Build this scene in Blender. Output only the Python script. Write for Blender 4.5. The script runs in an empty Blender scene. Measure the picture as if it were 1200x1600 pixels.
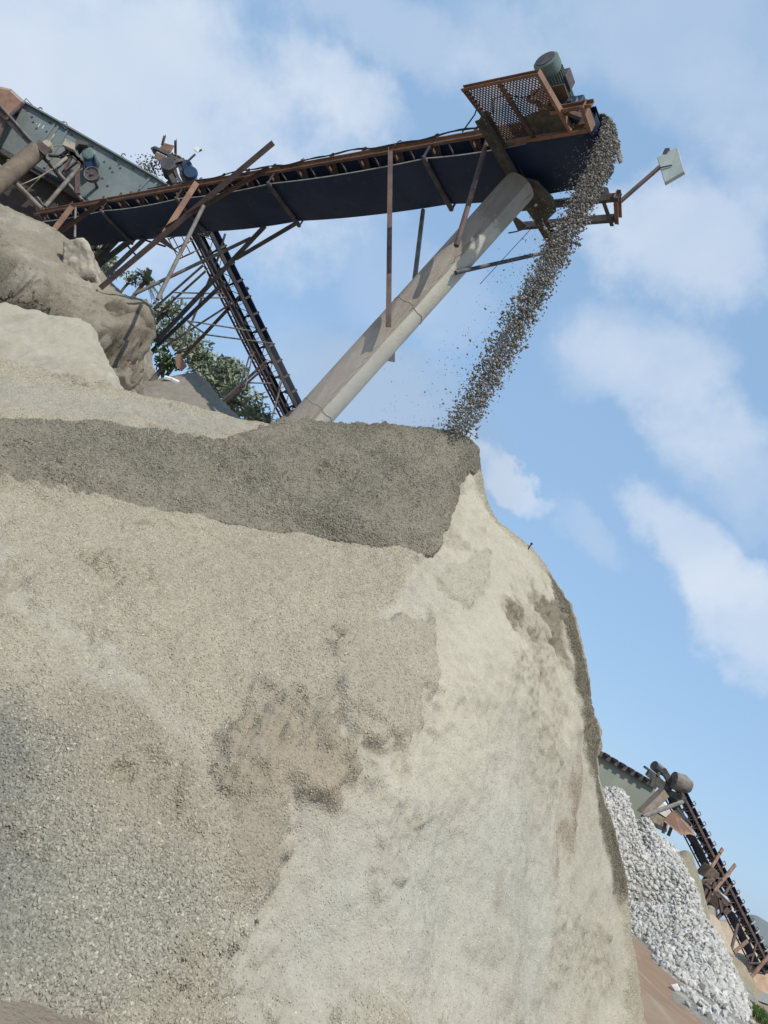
import bpy, math, random
import numpy as np
from mathutils import Vector, Matrix

random.seed(7)
rng = np.random.default_rng(7)
C = bpy.context.scene
COL = C.collection

# ------------------------------------------------------------------ camera
CAM_H = 1.6
FPX, ROLL, PITCH = 1200.0, math.radians(33), math.radians(12.1)   # focal length in pixels of the 1200 x 1600 photo
cr, sr, cp, sp = math.cos(ROLL), math.sin(ROLL), math.cos(PITCH), math.sin(PITCH)
FW = Vector((0, cp, sp)); UP0 = Vector((0, -sp, cp)); RT0 = Vector((1, 0, 0))
RT = RT0 * cr + UP0 * sr
UP = -RT0 * sr + UP0 * cr
cam_d = bpy.data.cameras.new('camera'); cam = bpy.data.objects.new('camera', cam_d); COL.objects.link(cam)
cam.matrix_world = Matrix(((RT.x, UP.x, -FW.x, 0), (RT.y, UP.y, -FW.y, 0), (RT.z, UP.z, -FW.z, CAM_H), (0, 0, 0, 1)))
cam_d.sensor_fit = 'VERTICAL'; cam_d.sensor_height = 36.0; cam_d.lens = 36.0 * FPX / 1600.0
cam_d.clip_start = 0.05; cam_d.clip_end = 5000
C.camera = cam
EYE = np.array([0, 0, CAM_H])

# ------------------------------------------------------------------ light
SUN_EL, SUN_AZ = math.radians(56), math.radians(166)     # azimuth clockwise from +Y: behind the camera, a little right
sun_dir = Vector((math.sin(SUN_AZ) * math.cos(SUN_EL), math.cos(SUN_AZ) * math.cos(SUN_EL), math.sin(SUN_EL)))
sl = bpy.data.lights.new('sun', 'SUN'); sl.energy = 2.9; sl.angle = math.radians(0.6); sl.color = (1.0, 0.94, 0.84)
so = bpy.data.objects.new('sun', sl); COL.objects.link(so); so.rotation_euler = sun_dir.to_track_quat('Z', 'Y').to_euler()
so.location = sun_dir * 60
C.view_settings.view_transform = 'Standard'; C.view_settings.look = 'None'
C.view_settings.exposure = 0.42; C.view_settings.gamma = 1.0
C.render.film_transparent = False
C.cycles.max_bounces = 5; C.cycles.diffuse_bounces = 3; C.cycles.transparent_max_bounces = 8

def ray(px, py):
    x, y = (px - 600) / FPX, -(py - 800) / FPX
    u, v = x * cr - y * sr, x * sr + y * cr
    return np.array([u, cp - v * sp, sp + v * cp])
def at(px, py, y=None, z=None):
    """a point of the place on the sight line through a pixel, at depth y or height z"""
    d = ray(px, py)
    t = y / d[1] if y is not None else (z - CAM_H) / d[2]
    return d * t + EYE

class NT:
    def __init__(s, tree):
        s.t = tree; s.n = tree.nodes; s.l = tree.links
    def add(s, typ, ins=None, **kw):
        nd = s.n.new(typ)
        for k, v in kw.items(): setattr(nd, k, v)
        for k, v in (ins or {}).items():
            sock = nd.inputs[k]
            if hasattr(v, 'is_linked') or isinstance(v, bpy.types.NodeSocket): s.l.new(v, sock)
            else: sock.default_value = v
        return nd
    def math(s, op, a, b=0.0, clamp=False):
        nd = s.add('ShaderNodeMath', {0: a, 1: b}, operation=op); nd.use_clamp = clamp
        return nd.outputs[0]
    def mix(s, f, a, b, blend='MIX'):
        nd = s.add('ShaderNodeMix', {}, data_type='RGBA', blend_type=blend)
        for k, v in ((0, f), (6, a), (7, b)):
            if isinstance(v, bpy.types.NodeSocket): s.l.new(v, nd.inputs[k])
            else: nd.inputs[k].default_value = v if k == 0 or len(v) == 4 else (*v, 1)
        return nd.outputs[2]
    def noise(s, vec, scale, detail=4, rough=0.55, dist=0.0):
        return s.add('ShaderNodeTexNoise', {'Vector': vec, 'Scale': scale, 'Detail': detail, 'Roughness': rough, 'Distortion': dist}).outputs[0]
    def ramp(s, f, a, b):
        nd = s.add('ShaderNodeMapRange', {0: f, 1: a, 2: b}); nd.clamp = True
        nd.interpolation_type = 'SMOOTHSTEP'
        return nd.outputs[0]

# ------------------------------------------------------------------ sky
w = bpy.data.worlds.new('World'); C.world = w; w.use_nodes = True
t = NT(w.node_tree); t.n.clear()
sky = t.add('ShaderNodeTexSky', sky_type='NISHITA'); sky.sun_disc = False
sky.sun_elevation = SUN_EL; sky.sun_rotation = SUN_AZ; sky.air_density = 1.0; sky.dust_density = 1.2; sky.ozone_density = 1.3
SKY_S = 0.15
tc = t.add('ShaderNodeTexCoord').outputs['Generated']
warp = t.add('ShaderNodeTexNoise', {'Vector': tc, 'Scale': 5.0, 'Detail': 6.0, 'Roughness': 0.6})
fine = t.noise(tc, 9.0, 9, 0.62)
wv = t.add('ShaderNodeVectorMath', {0: warp.outputs['Color'], 1: (0.5, 0.5, 0.5)}, operation='SUBTRACT').outputs[0]
wv = t.add('ShaderNodeVectorMath', {0: wv, 'Scale': 0.16}, operation='SCALE').outputs[0]
tcw = t.add('ShaderNodeVectorMath', {0: tc, 1: wv}, operation='ADD').outputs[0]
# clouds: (pixel of centre, half length, half width in degrees, direction of the long axis in the photo, strength, softness)
CLOUDS = [
    (60, 70, 23, 11, 25, 1.15, 1.0), (260, 130, 12, 7, 40, 0.62, 1.0), (120, 250, 12, 7, 35, 0.55, 1.0),
    (520, 145, 6.0, 2.7, 38, 0.75, 0.8), (610, 30, 9, 2.5, 35, 0.45, 1.0), (770, 70, 5, 3, 50, 0.4, 1.0),
    (1060, 60, 13, 6, 20, 0.48, 1.0), (1165, 270, 4.0, 2.0, 45, 0.5, 0.8), (1180, 160, 6, 3, 30, 0.3, 1.0),
    (1060, 365, 6.8, 4.8, 35, 0.9, 0.7), (990, 320, 3.2, 3, 35, 0.5, 0.9), (1050, 610, 8.5, 4.6, 40, 0.72, 1.0), (1140, 720, 8, 4.2, 45, 0.5, 1.0),
    (950, 590, 4, 3.2, 40, 0.35, 1.0), (1075, 865, 5.6, 3.0, 42, 0.85, 0.6), (1165, 960, 6.5, 3.2, 42, 0.85, 0.7),
    (805, 752, 3.6, 1.15, 47, 0.8, 0.55), (742, 692, 1.4, 1.0, 40, 0.5, 0.8), (900, 850, 4, 1.6, 50, 0.3, 1.0),
    (560, 600, 10, 5, 20, 0.3, 1.0), (700, 480, 5, 3.5, 30, 0.3, 1.0), (600, 420, 5, 4, 30, 0.25, 1.0),
]
cover = None
for (px, py, hl, hw, ang, st, soft) in CLOUDS:
    st, soft, hl, hw = st * 0.82, min(1.0, soft * 1.25), hl * 1.08, hw * 1.08
    c = Vector(ray(px, py)).normalized()
    e = Vector(ray(px + 10 * math.cos(math.radians(ang)), py + 10 * math.sin(math.radians(ang)))).normalized() - c
    e = (e - c * e.dot(c)).normalized(); g = c.cross(e)
    a = t.add('ShaderNodeVectorMath', {0: tcw, 1: e / math.radians(hl)}, operation='DOT_PRODUCT').outputs['Value']
    b = t.add('ShaderNodeVectorMath', {0: tcw, 1: g / math.radians(hw)}, operation='DOT_PRODUCT').outputs['Value']
    f = t.add('ShaderNodeVectorMath', {0: tcw, 1: c}, operation='DOT_PRODUCT').outputs['Value']
    r2 = t.math('ADD', t.math('MULTIPLY', a, a), t.math('MULTIPLY', b, b))
    r2 = t.math('ADD', r2, t.math('MULTIPLY', t.math('SUBTRACT', fine, 0.5), 1.5))
    m = t.ramp(r2, 1.0, 1.0 - soft)
    m = t.math('MULTIPLY', m, t.math('MULTIPLY', t.ramp(f, 0.2, 0.4), st))
    cover = m if cover is None else t.math('SUBTRACT', t.math('ADD', cover, m), t.math('MULTIPLY', cover, m))
sep = t.add('ShaderNodeSeparateXYZ', {0: tc}).outputs[2]
skycol = t.mix(0.74, sky.outputs[0], (1.62, 2.6, 3.9))
cloudc = t.mix(t.ramp(t.noise(tc, 4, 6), 0.3, 0.75), (3.05, 3.55, 4.3), (3.75, 4.1, 4.6))
colr = t.mix(cover, skycol, cloudc)
bg = t.add('ShaderNodeBackground', {0: colr, 1: SKY_S}); outw = t.add('ShaderNodeOutputWorld', {0: bg.outputs[0]})

# ------------------------------------------------------------------ materials
def new_mat(name):
    m = bpy.data.materials.new(name); m.use_nodes = True; n = NT(m.node_tree); n.n.clear()
    b = n.add('ShaderNodeBsdfPrincipled'); o = n.add('ShaderNodeOutputMaterial', {0: b.outputs[0]})
    return m, n, b
def bump(n, b, h, strength, dist):
    bp = n.add('ShaderNodeBump', {'Strength': strength, 'Distance': dist, 'Height': h}); n.l.new(bp.outputs[0], b.inputs['Normal'])
def worn(name, c1, c2, rough=0.7, scale=3.0, metal=0.0, c3=None, lo=0.42, hi=0.6, dust=None, dustc=(0.33, 0.31, 0.26)):
    """painted or bare metal with patches of a second colour, fine specks of a third and dust lying on upward faces"""
    m, n, b = new_mat(name)
    tc = n.add('ShaderNodeTexCoord').outputs['Object']
    k = n.ramp(n.noise(tc, scale, 6, 0.65), lo, hi)
    col = n.mix(k, c1, c2)
    if c3: col = n.mix(n.ramp(n.noise(tc, scale * 7, 5, 0.7), 0.58, 0.72), col, c3)
    if dust:
        nz = n.add('ShaderNodeSeparateXYZ', {0: n.add('ShaderNodeNewGeometry').outputs['Normal']}).outputs[2]
        dk = n.math('MULTIPLY', n.ramp(n.math('ADD', nz, n.math('MULTIPLY', n.math('SUBTRACT', n.noise(tc, 6, 5), 0.5), 1.2)), 0.25, 0.9), dust)
        col = n.mix(dk, col, dustc)
    n.l.new(col, b.inputs['Base Color'])
    b.inputs['Roughness'].default_value = rough; b.inputs['Metallic'].default_value = metal
    b.inputs['Specular IOR Level'].default_value = 0.3
    bump(n, b, n.noise(tc, scale * 12, 4), 0.25, 0.01)
    return m
M_RUST = worn('rusty_paint', (0.265, 0.155, 0.108), (0.185, 0.11, 0.082), 0.8, 2.5, c3=(0.36, 0.25, 0.175), dust=0.4)
M_RUSTD = worn('dark_rusty_steel', (0.135, 0.088, 0.075), (0.08, 0.062, 0.06), 0.75, 3, c3=(0.20, 0.115, 0.075), dust=0.4)
M_STEEL = worn('dusty_dark_steel', (0.055, 0.056, 0.066), (0.105, 0.09, 0.084), 0.65, 3, c3=(0.16, 0.14, 0.12), dust=0.5)
M_PIPEGAL = worn('weathered_pipe', (0.19, 0.175, 0.155), (0.12, 0.09, 0.075), 0.7, 3, c3=(0.25, 0.235, 0.2), dust=0.3)
M_BELT = worn('belt_rubber', (0.010, 0.024, 0.066), (0.020, 0.038, 0.088), 0.6, 0.9, c3=(0.04, 0.055, 0.09), lo=0.4, hi=0.7)
M_DARK = worn('black_steel', (0.028, 0.028, 0.034), (0.05, 0.042, 0.042), 0.7, 3, c3=(0.10, 0.08, 0.07), dust=0.3)
M_EDGE = worn('dusty_belt_edge', (0.30, 0.29, 0.27), (0.2, 0.2, 0.19), 0.9, 4)
M_ROLL = worn('roller_steel', (0.17, 0.10, 0.075), (0.1, 0.085, 0.08), 0.6, 4, c3=(0.25, 0.2, 0.17), dust=0.3)
M_GREEN = worn('grey_green_paint', (0.15, 0.185, 0.185), (0.185, 0.215, 0.21), 0.6, 1.2, c3=(0.115, 0.125, 0.12), dust=0.5)
M_MOTOR = worn('motor_paint', (0.115, 0.165, 0.155), (0.155, 0.20, 0.185), 0.5, 3, c3=(0.22, 0.24, 0.22), dust=0.6)
M_BLUE = worn('blue_guard_paint', (0.02, 0.055, 0.115), (0.03, 0.045, 0.07), 0.5, 2, c3=(0.1, 0.12, 0.13))
M_WHITE = worn('pale_lamp_housing', (0.43, 0.47, 0.42), (0.37, 0.41, 0.36), 0.5, 2)
M_WHITEB = worn('white_sheet', (0.72, 0.72, 0.69), (0.6, 0.6, 0.56), 0.6, 1)
M_CRUST = worn('dust_caked_steel', (0.10, 0.095, 0.085), (0.055, 0.055, 0.05), 0.95, 5, c3=(0.16, 0.15, 0.13), dust=0.6)
M_BROWN = worn('brown_plate', (0.075, 0.052, 0.04), (0.05, 0.042, 0.038), 0.75, 1.2, c3=(0.12, 0.09, 0.07), dust=0.4)
M_CABLE = worn('cable_sheath', (0.02, 0.02, 0.022), (0.035, 0.03, 0.03), 0.6, 4)
M_CONC = worn('old_concrete', (0.40, 0.36, 0.275), (0.25, 0.225, 0.185), 0.95, 1.6, c3=(0.20, 0.185, 0.15))
M_CHUTE = worn('muddy_chute', (0.17, 0.125, 0.085), (0.11, 0.085, 0.065), 0.9, 3, c3=(0.28, 0.25, 0.2), dust=0.5)
M_TEAL = worn('faded_green_sheet', (0.24, 0.265, 0.22), (0.28, 0.30, 0.25), 0.85, 0.35, c3=(0.26, 0.27, 0.225))

def stone_mat(name, c1, c2, c3):
    m, n, b = new_mat(name)
    geo = n.add('ShaderNodeNewGeometry')
    oi = n.add('ShaderNodeObjectInfo').outputs['Random']
    rnd = n.math('FRACT', n.math('ADD', geo.outputs['Random Per Island'], oi))
    tc = n.add('ShaderNodeTexCoord').outputs['Object']
    col = n.mix(n.ramp(rnd, 0.0, 0.6), c1, c2); col = n.mix(n.ramp(rnd, 0.75, 1.0), col, c3)
    col = n.mix(n.math('MULTIPLY', n.ramp(n.noise(tc, 14, 4), 0.45, 0.65), 0.35), col, c1)
    n.l.new(col, b.inputs['Base Color']); b.inputs['Roughness'].default_value = 0.9
    b.inputs['Specular IOR Level'].default_value = 0.2
    return m
def loose_mat(name):
    """loose stones take the colour of the gravel they lie on"""
    m, n, b = new_mat(name)
    a_ = n.add('ShaderNodeAttribute', attribute_name='Col', attribute_type='INSTANCER').outputs['Color']
    r_ = n.add('ShaderNodeObjectInfo').outputs['Random']
    k = n.math('ADD', 0.84, n.math('MULTIPLY', r_, 0.4)); k = n.math('ADD', k, n.math('MULTIPLY', n.ramp(r_, 0.9, 1.0), 0.35))
    col = n.add('ShaderNodeVectorMath', {0: a_, 'Scale': k}, operation='SCALE').outputs[0]
    n.l.new(col, b.inputs['Base Color']); b.inputs['Roughness'].default_value = 0.95; b.inputs['Specular IOR Level'].default_value = 0.12
    return m
M_LOOSE = loose_mat('loose_stone')
M_STONE = stone_mat('crushed_stone', (0.22, 0.215, 0.19), (0.31, 0.30, 0.265), (0.42, 0.41, 0.37))
M_STONED = stone_mat('dark_crushed_stone', (0.11, 0.107, 0.095), (0.17, 0.165, 0.145), (0.27, 0.26, 0.23))
M_FALL = stone_mat('falling_stone_grey', (0.15, 0.14, 0.122), (0.235, 0.22, 0.195), (0.38, 0.36, 0.33))
M_ROCK = stone_mat('pale_quarried_rock', (0.36, 0.348, 0.318), (0.48, 0.465, 0.43), (0.60, 0.585, 0.55))

def earth_mat(name, grain=60.0, gstr=0.5, spec=0.12, soft=35.0, bd=0.03):
    """soil and gravel: the colour of each patch comes from the mesh attribute, grains from the shader"""
    m, n, b = new_mat(name)
    at_ = n.add('ShaderNodeAttribute', attribute_name='Col')
    gr = n.add('ShaderNodeAttribute', attribute_name='grit').outputs['Fac']
    tc = n.add('ShaderNodeTexCoord').outputs['Object']
    big = n.noise(tc, 1.3, 7, 0.62); mid = n.noise(tc, 9, 6, 0.65)
    vo = n.add('ShaderNodeTexVoronoi', {'Vector': tc, 'Scale': grain, 'Randomness': 1.0})
    vo2 = n.add('ShaderNodeTexVoronoi', {'Vector': tc, 'Scale': grain * 2.3, 'Randomness': 1.0})
    cellr = n.add('ShaderNodeSeparateXYZ', {0: vo.outputs['Color']}).outputs[0]
    cellr2 = n.add('ShaderNodeSeparateXYZ', {0: vo2.outputs['Color']}).outputs[0]
    k = n.math('ADD', 0.87, n.math('MULTIPLY', big, 0.26))
    k = n.math('MULTIPLY', k, n.math('ADD', 0.86, n.math('MULTIPLY', mid, 0.28)))
    g = n.math('ADD', n.math('MULTIPLY', n.math('SUBTRACT', cellr, 0.5), 0.45), n.math('MULTIPLY', n.math('SUBTRACT', cellr2, 0.5), 0.45))
    k = n.math('MULTIPLY', k, n.math('ADD', 1.0, n.math('MULTIPLY', g, gr)))
    col = n.add('ShaderNodeVectorMath', {0: at_.outputs['Color'], 'Scale': k}, operation='SCALE').outputs[0]
    n.l.new(col, b.inputs['Base Color']); b.inputs['Roughness'].default_value = 0.95
    b.inputs['Specular IOR Level'].default_value = spec
    h = n.math('ADD', n.math('MULTIPLY', n.math('MULTIPLY', vo.outputs['Distance'], -1.0), gr), n.math('MULTIPLY', n.noise(tc, soft, 8, 0.72), 1.3))
    bump(n, b, h, gstr, bd)
    return m
M_EARTH = earth_mat('gravel_and_dust', 75.0, 0.6, soft=16.0)
M_BANK = earth_mat('bank_soil', 30.0, 0.7, soft=9.0, bd=0.06)
M_EARTHF = earth_mat('far_soil', 9.0, 0.6)

# ------------------------------------------------------------------ builders
def tag(o, label=None, cat=None, group=None, kind=None):
    if label: o['label'] = label
    if cat: o['category'] = cat
    if group: o['group'] = group
    if kind: o['kind'] = kind
    return o
def thing(name, loc, label, cat, group=None):
    o = bpy.data.objects.new(name, None); COL.objects.link(o); o.location = Vector(loc); o.empty_display_size = 0.3
    return tag(o, label, cat, group)
def world_loc(o):
    p = Vector(o.location)
    while o.parent: o = o.parent; p = p + Vector(o.location)
    return p
def V3(p): return Vector((float(p[0]), float(p[1]), float(p[2])))

class MB:
    """collects shapes given in world coordinates and links them as ONE mesh"""
    def __init__(s): s.v = []; s.f = []
    def add(s, vs, fs):
        o = len(s.v); s.v += [V3(p) for p in vs]; s.f += [tuple(i + o for i in f) for f in fs]; return s
    def hexa(s, p):      # p: bottom four, top four, both counter-clockwise from above
        return s.add(p, [(3, 2, 1, 0), (4, 5, 6, 7), (0, 1, 5, 4), (1, 2, 6, 5), (2, 3, 7, 6), (3, 0, 4, 7)])
    def box(s, c, ax, ay, az, sx, sy, sz):
        c, ax, ay, az = V3(c), V3(ax), V3(ay), V3(az)
        P = [c + ax * (i * sx / 2) + ay * (j * sy / 2) + az * (k * sz / 2) for k in (-1, 1) for i, j in ((-1, -1), (1, -1), (1, 1), (-1, 1))]
        return s.hexa(P)
    def frame(s, p0, p1, up):
        p0, p1 = V3(p0), V3(p1); x = (p1 - p0).normalized(); up = V3(up)
        z = up - x * up.dot(x)
        if z.length < 1e-4: z = x.orthogonal()
        z.normalize(); return p0, p1, x, z.cross(x).normalized(), z
    def bar(s, p0, p1, wy, wz, up=(0, 0, 1)):
        p0, p1, x, y, z = s.frame(p0, p1, up)
        return s.box((p0 + p1) / 2, x, y, z, (p1 - p0).length, wy, wz)
    def section(s, p0, p1, poly, up=(0, 0, 1)):      # extrude a closed (y, z) outline
        p0, p1, x, y, z = s.frame(p0, p1, up); n = len(poly)
        vs = [q + y * a + z * b for q in (p0, p1) for a, b in poly]
        fs = [(i, (i + 1) % n, n + (i + 1) % n, n + i) for i in range(n)] + [tuple(range(n))[::-1], tuple(range(n, 2 * n))]
        return s.add(vs, fs)
    def channel(s, p0, p1, wy, wz, th=0.012, up=(0, 0, 1), flip=1):   # U section: web on the -y side (flip: +y)
        a, b, k = wy / 2, wz / 2, flip
        poly = [(-a * k, -b), (a * k, -b), (a * k, -b + th), ((-a + th) * k, -b + th), ((-a + th) * k, b - th), (a * k, b - th), (a * k, b), (-a * k, b)]
        if flip < 0: poly = poly[::-1]
        return s.section(p0, p1, poly, up)
    def angle(s, p0, p1, wy, wz, th=0.012, up=(0, 0, 1)):
        a, b = wy / 2, wz / 2
        return s.section(p0, p1, [(-a, -b), (a, -b), (a, -b + th), (-a + th, -b + th), (-a + th, b), (-a, b)], up)
    def ibeam(s, p0, p1, wy, wz, th=0.014, up=(0, 0, 1)):
        a, b, k = wy / 2, wz / 2, th / 2
        return s.section(p0, p1, [(-a, -b), (a, -b), (a, -b + th), (k, -b + th), (k, b - th), (a, b - th), (a, b), (-a, b), (-a, b - th), (-k, b - th), (-k, -b + th), (-a, -b + th)], up)
    def tube(s, p0, p1, r, n=10, r2=None, caps=True):
        p0, p1, x, y, z = s.frame(p0, p1, (0.13, 0.21, 1)); r2 = r if r2 is None else r2
        vs = [q + y * (rr * math.cos(2 * math.pi * i / n)) + z * (rr * math.sin(2 * math.pi * i / n)) for q, rr in ((p0, r), (p1, r2)) for i in range(n)]
        fs = [(i, (i + 1) % n, n + (i + 1) % n, n + i) for i in range(n)]
        if caps: fs += [tuple(range(n))[::-1], tuple(range(n, 2 * n))]
        return s.add(vs, fs)
    def path(s, pts, r, n=6):
        for a, b in zip(pts, pts[1:]): s.tube(a, b, r, n)
        return s
    def lathe(s, p0, axis, prof, n=20):       # prof: (distance along the axis, radius)
        p0, p1, x, y, z = s.frame(p0, V3(p0) + V3(axis), (0.13, 0.21, 1))
        vs = [p0 + x * a + y * (r * math.cos(2 * math.pi * i / n)) + z * (r * math.sin(2 * math.pi * i / n)) for a, r in prof for i in range(n)]
        fs = [(k * n + i, k * n + (i + 1) % n, (k + 1) * n + (i + 1) % n, (k + 1) * n + i) for k in range(len(prof) - 1) for i in range(n)]
        fs += [tuple(range(n))[::-1], tuple(range((len(prof) - 1) * n, len(prof) * n))]
        return s.add(vs, fs)
    def plate(s, poly, nrm, th):               # a flat outline with thickness along nrm
        nrm = V3(nrm).normalized(); P = [V3(p) for p in poly]; n = len(P)
        vs = [p - nrm * th / 2 for p in P] + [p + nrm * th / 2 for p in P]
        return s.add(vs, [tuple(range(n))[::-1], tuple(range(n, 2 * n))] + [(i, (i + 1) % n, n + (i + 1) % n, n + i) for i in range(n)])
    def build(s, name, mat, parent=None, smooth=False, bevel=0.0):
        base = world_loc(parent) if parent else Vector((0, 0, 0))
        me = bpy.data.meshes.new(name)
        me.from_pydata([tuple(p - base) for p in s.v], [], s.f); me.update()
        me.materials.append(mat)
        o = bpy.data.objects.new(name, me); COL.objects.link(o)
        if parent: o.parent = parent
        import bmesh
        bm = bmesh.new(); bm.from_mesh(me); bmesh.ops.recalc_face_normals(bm, faces=bm.faces); bm.to_mesh(me); bm.free()
        if smooth:
            me.polygons.foreach_set('use_smooth', [True] * len(me.polygons))
            me.set_sharp_from_angle(angle=math.radians(40))
        if bevel:
            md = o.modifiers.new('bevel', 'BEVEL'); md.width = bevel; md.segments = 2; md.limit_method = 'ANGLE'
        return o
def part(name, mat, parent, fn, smooth=False, bevel=0.0):
    m = MB(); fn(m); return m.build(name, mat, parent, smooth, bevel)
def dup(o, off, parent=None):                  # a part (and its own sub-parts) copied to another place
    c = o.copy(); COL.objects.link(c); c.location = Vector(o.location) + V3(off)
    if parent: c.parent = parent
    for ch in list(o.children):
        k = ch.copy(); COL.objects.link(k); k.parent = c
    return c

# ------------------------------------------------------------------ noise and heightfields
def _hash(ix, iy, seed):
    h = (ix.astype(np.int64) * 374761393 + iy.astype(np.int64) * 668265263 + seed * 1442695041) & 0xffffffff
    h = ((h ^ (h >> 13)) * 1274126177) & 0xffffffff
    return ((h ^ (h >> 16)) & 0xffff) / 65535.0
def vnoise(x, y, seed=0):
    ix, iy = np.floor(x), np.floor(y); fx, fy = x - ix, y - iy
    fx, fy = fx * fx * fx * (fx * (fx * 6 - 15) + 10), fy * fy * fy * (fy * (fy * 6 - 15) + 10)
    a, b, c_, d = _hash(ix, iy, seed), _hash(ix + 1, iy, seed), _hash(ix, iy + 1, seed), _hash(ix + 1, iy + 1, seed)
    return (a * (1 - fx) + b * fx) * (1 - fy) + (c_ * (1 - fx) + d * fx) * fy - 0.5
def fbm(x, y, scale, octv=4, seed=0, gain=0.5):
    s_, amp, f = 0, 1.0, 1.0 / scale
    for k in range(octv):
        ang = 0.6 * k; c_, s2 = math.cos(ang), math.sin(ang)
        s_ = s_ + amp * vnoise((x * c_ - y * s2) * f + 17.3 * k, (x * s2 + y * c_) * f - 9.1 * k, seed + k); amp *= gain; f *= 2.03
    return s_
def _h3(ix, iy, iz, seed): return _hash(ix + iz * 7919, iy - iz * 104729, seed)
def fbm3(x, y, z, scale, octv=4, seed=0, gain=0.5):
    s_, amp, f = 0, 1.0, 1.0 / scale
    for k in range(octv):
        a, b, c_ = x * f + 13.7 * k, y * f - 5.1 * k, z * f + 8.3 * k; ix, iy, iz = np.floor(a), np.floor(b), np.floor(c_); fx, fy, fz = a - ix, b - iy, c_ - iz
        fx, fy, fz = [q * q * q * (q * (q * 6 - 15) + 10) for q in (fx, fy, fz)]; v = 0
        for dz_, wz in ((0, 1 - fz), (1, fz)):
            for dy_, wy_ in ((0, 1 - fy), (1, fy)):
                for dx_, wx_ in ((0, 1 - fx), (1, fx)): v = v + _h3(ix + dx_, iy + dy_, iz + dz_, seed + k) * wx_ * wy_ * wz
        s_ = s_ + amp * (v - 0.5); amp *= gain; f *= 2.03
    return s_
def normals(X, Y, Z):
    P = np.stack([X, Y, Z], -1); n = np.cross(np.gradient(P, axis=1), np.gradient(P, axis=0)); n /= np.linalg.norm(n, axis=-1)[..., None] + 1e-12
    return n * np.where(n[..., 2:] < 0, -1, 1)
def sstep(x, a, b):
    k = np.clip((x - a) / (b - a), 0, 1); return k * k * (3 - 2 * k)

class Heap:
    """height of a heap over the plan: a smooth spline through surveyed points plus a base shape"""
    def __init__(s, pts, base=None, smooth=1e-3, disp=None):
        P = np.array(pts, float); s.base = base or (lambda x, y: 0 * x); s.disp = disp
        s.X = P[:, :2]; r = P[:, 2] - s.base(P[:, 0], P[:, 1]); n = len(P)
        d = np.linalg.norm(s.X[:, None] - s.X[None], axis=2); K = s.k(d) + smooth * np.eye(n)
        Q = np.c_[np.ones(n), s.X]; A = np.block([[K, Q], [Q.T, np.zeros((3, 3))]])
        s.c = np.linalg.solve(A, np.r_[r, 0, 0, 0])
    @staticmethod
    def k(d): return np.where(d > 1e-9, d * d * np.log(np.maximum(d, 1e-9)), 0)
    def smoothz(s, x, y):
        z = s.base(x, y) + s.c[-3] + s.c[-2] * x + s.c[-1] * y
        for (a, b), c_ in zip(s.X, s.c): z = z + c_ * s.k(np.hypot(x - a, y - b))
        return z
    def z(s, x, y):
        x, y = np.asarray(x, float), np.asarray(y, float)
        z = s.smoothz(x, y)
        return z + s.disp(x, y) if s.disp else z
    def plan(s, pix, lo=2.4, hi=16.0, n=400):
        """where on the heap each sighted point lies, in plan"""
        out = []
        for px, py in pix:
            d = ray(px, py); yy = np.linspace(lo, hi, n); tt = yy / d[1]
            g = EYE[2] + d[2] * tt - s.smoothz(d[0] * tt, yy)
            i = np.argmax(g < 0) if (g < 0).any() else int(np.argmin(g))
            if i > 0 and g[i] < 0: k = g[i - 1] / (g[i - 1] - g[i]); tq = tt[i - 1] + k * (tt[i] - tt[i - 1])
            else: tq = tt[i]
            out.append((d[0] * tq, d[1] * tq))
        return np.array(out)
def sdist(x, y, poly):        # signed distance to a polygon in plan, positive inside
    d2 = np.full(x.shape, 1e9); ins = np.zeros(x.shape, bool); n = len(poly)
    for i in range(n):
        (ax, ay), (bx, by) = poly[i], poly[(i + 1) % n]; ex, ey = bx - ax, by - ay
        k = np.clip(((x - ax) * ex + (y - ay) * ey) / (ex * ex + ey * ey + 1e-12), 0, 1)
        d2 = np.minimum(d2, (x - ax - k * ex) ** 2 + (y - ay - k * ey) ** 2)
        c_ = (ay > y) != (by > y)
        ins ^= c_ & (x < (bx - ax) * (y - ay) / (by - ay + 1e-12) + ax)
    return np.where(ins, 1, -1) * np.sqrt(d2)
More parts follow.
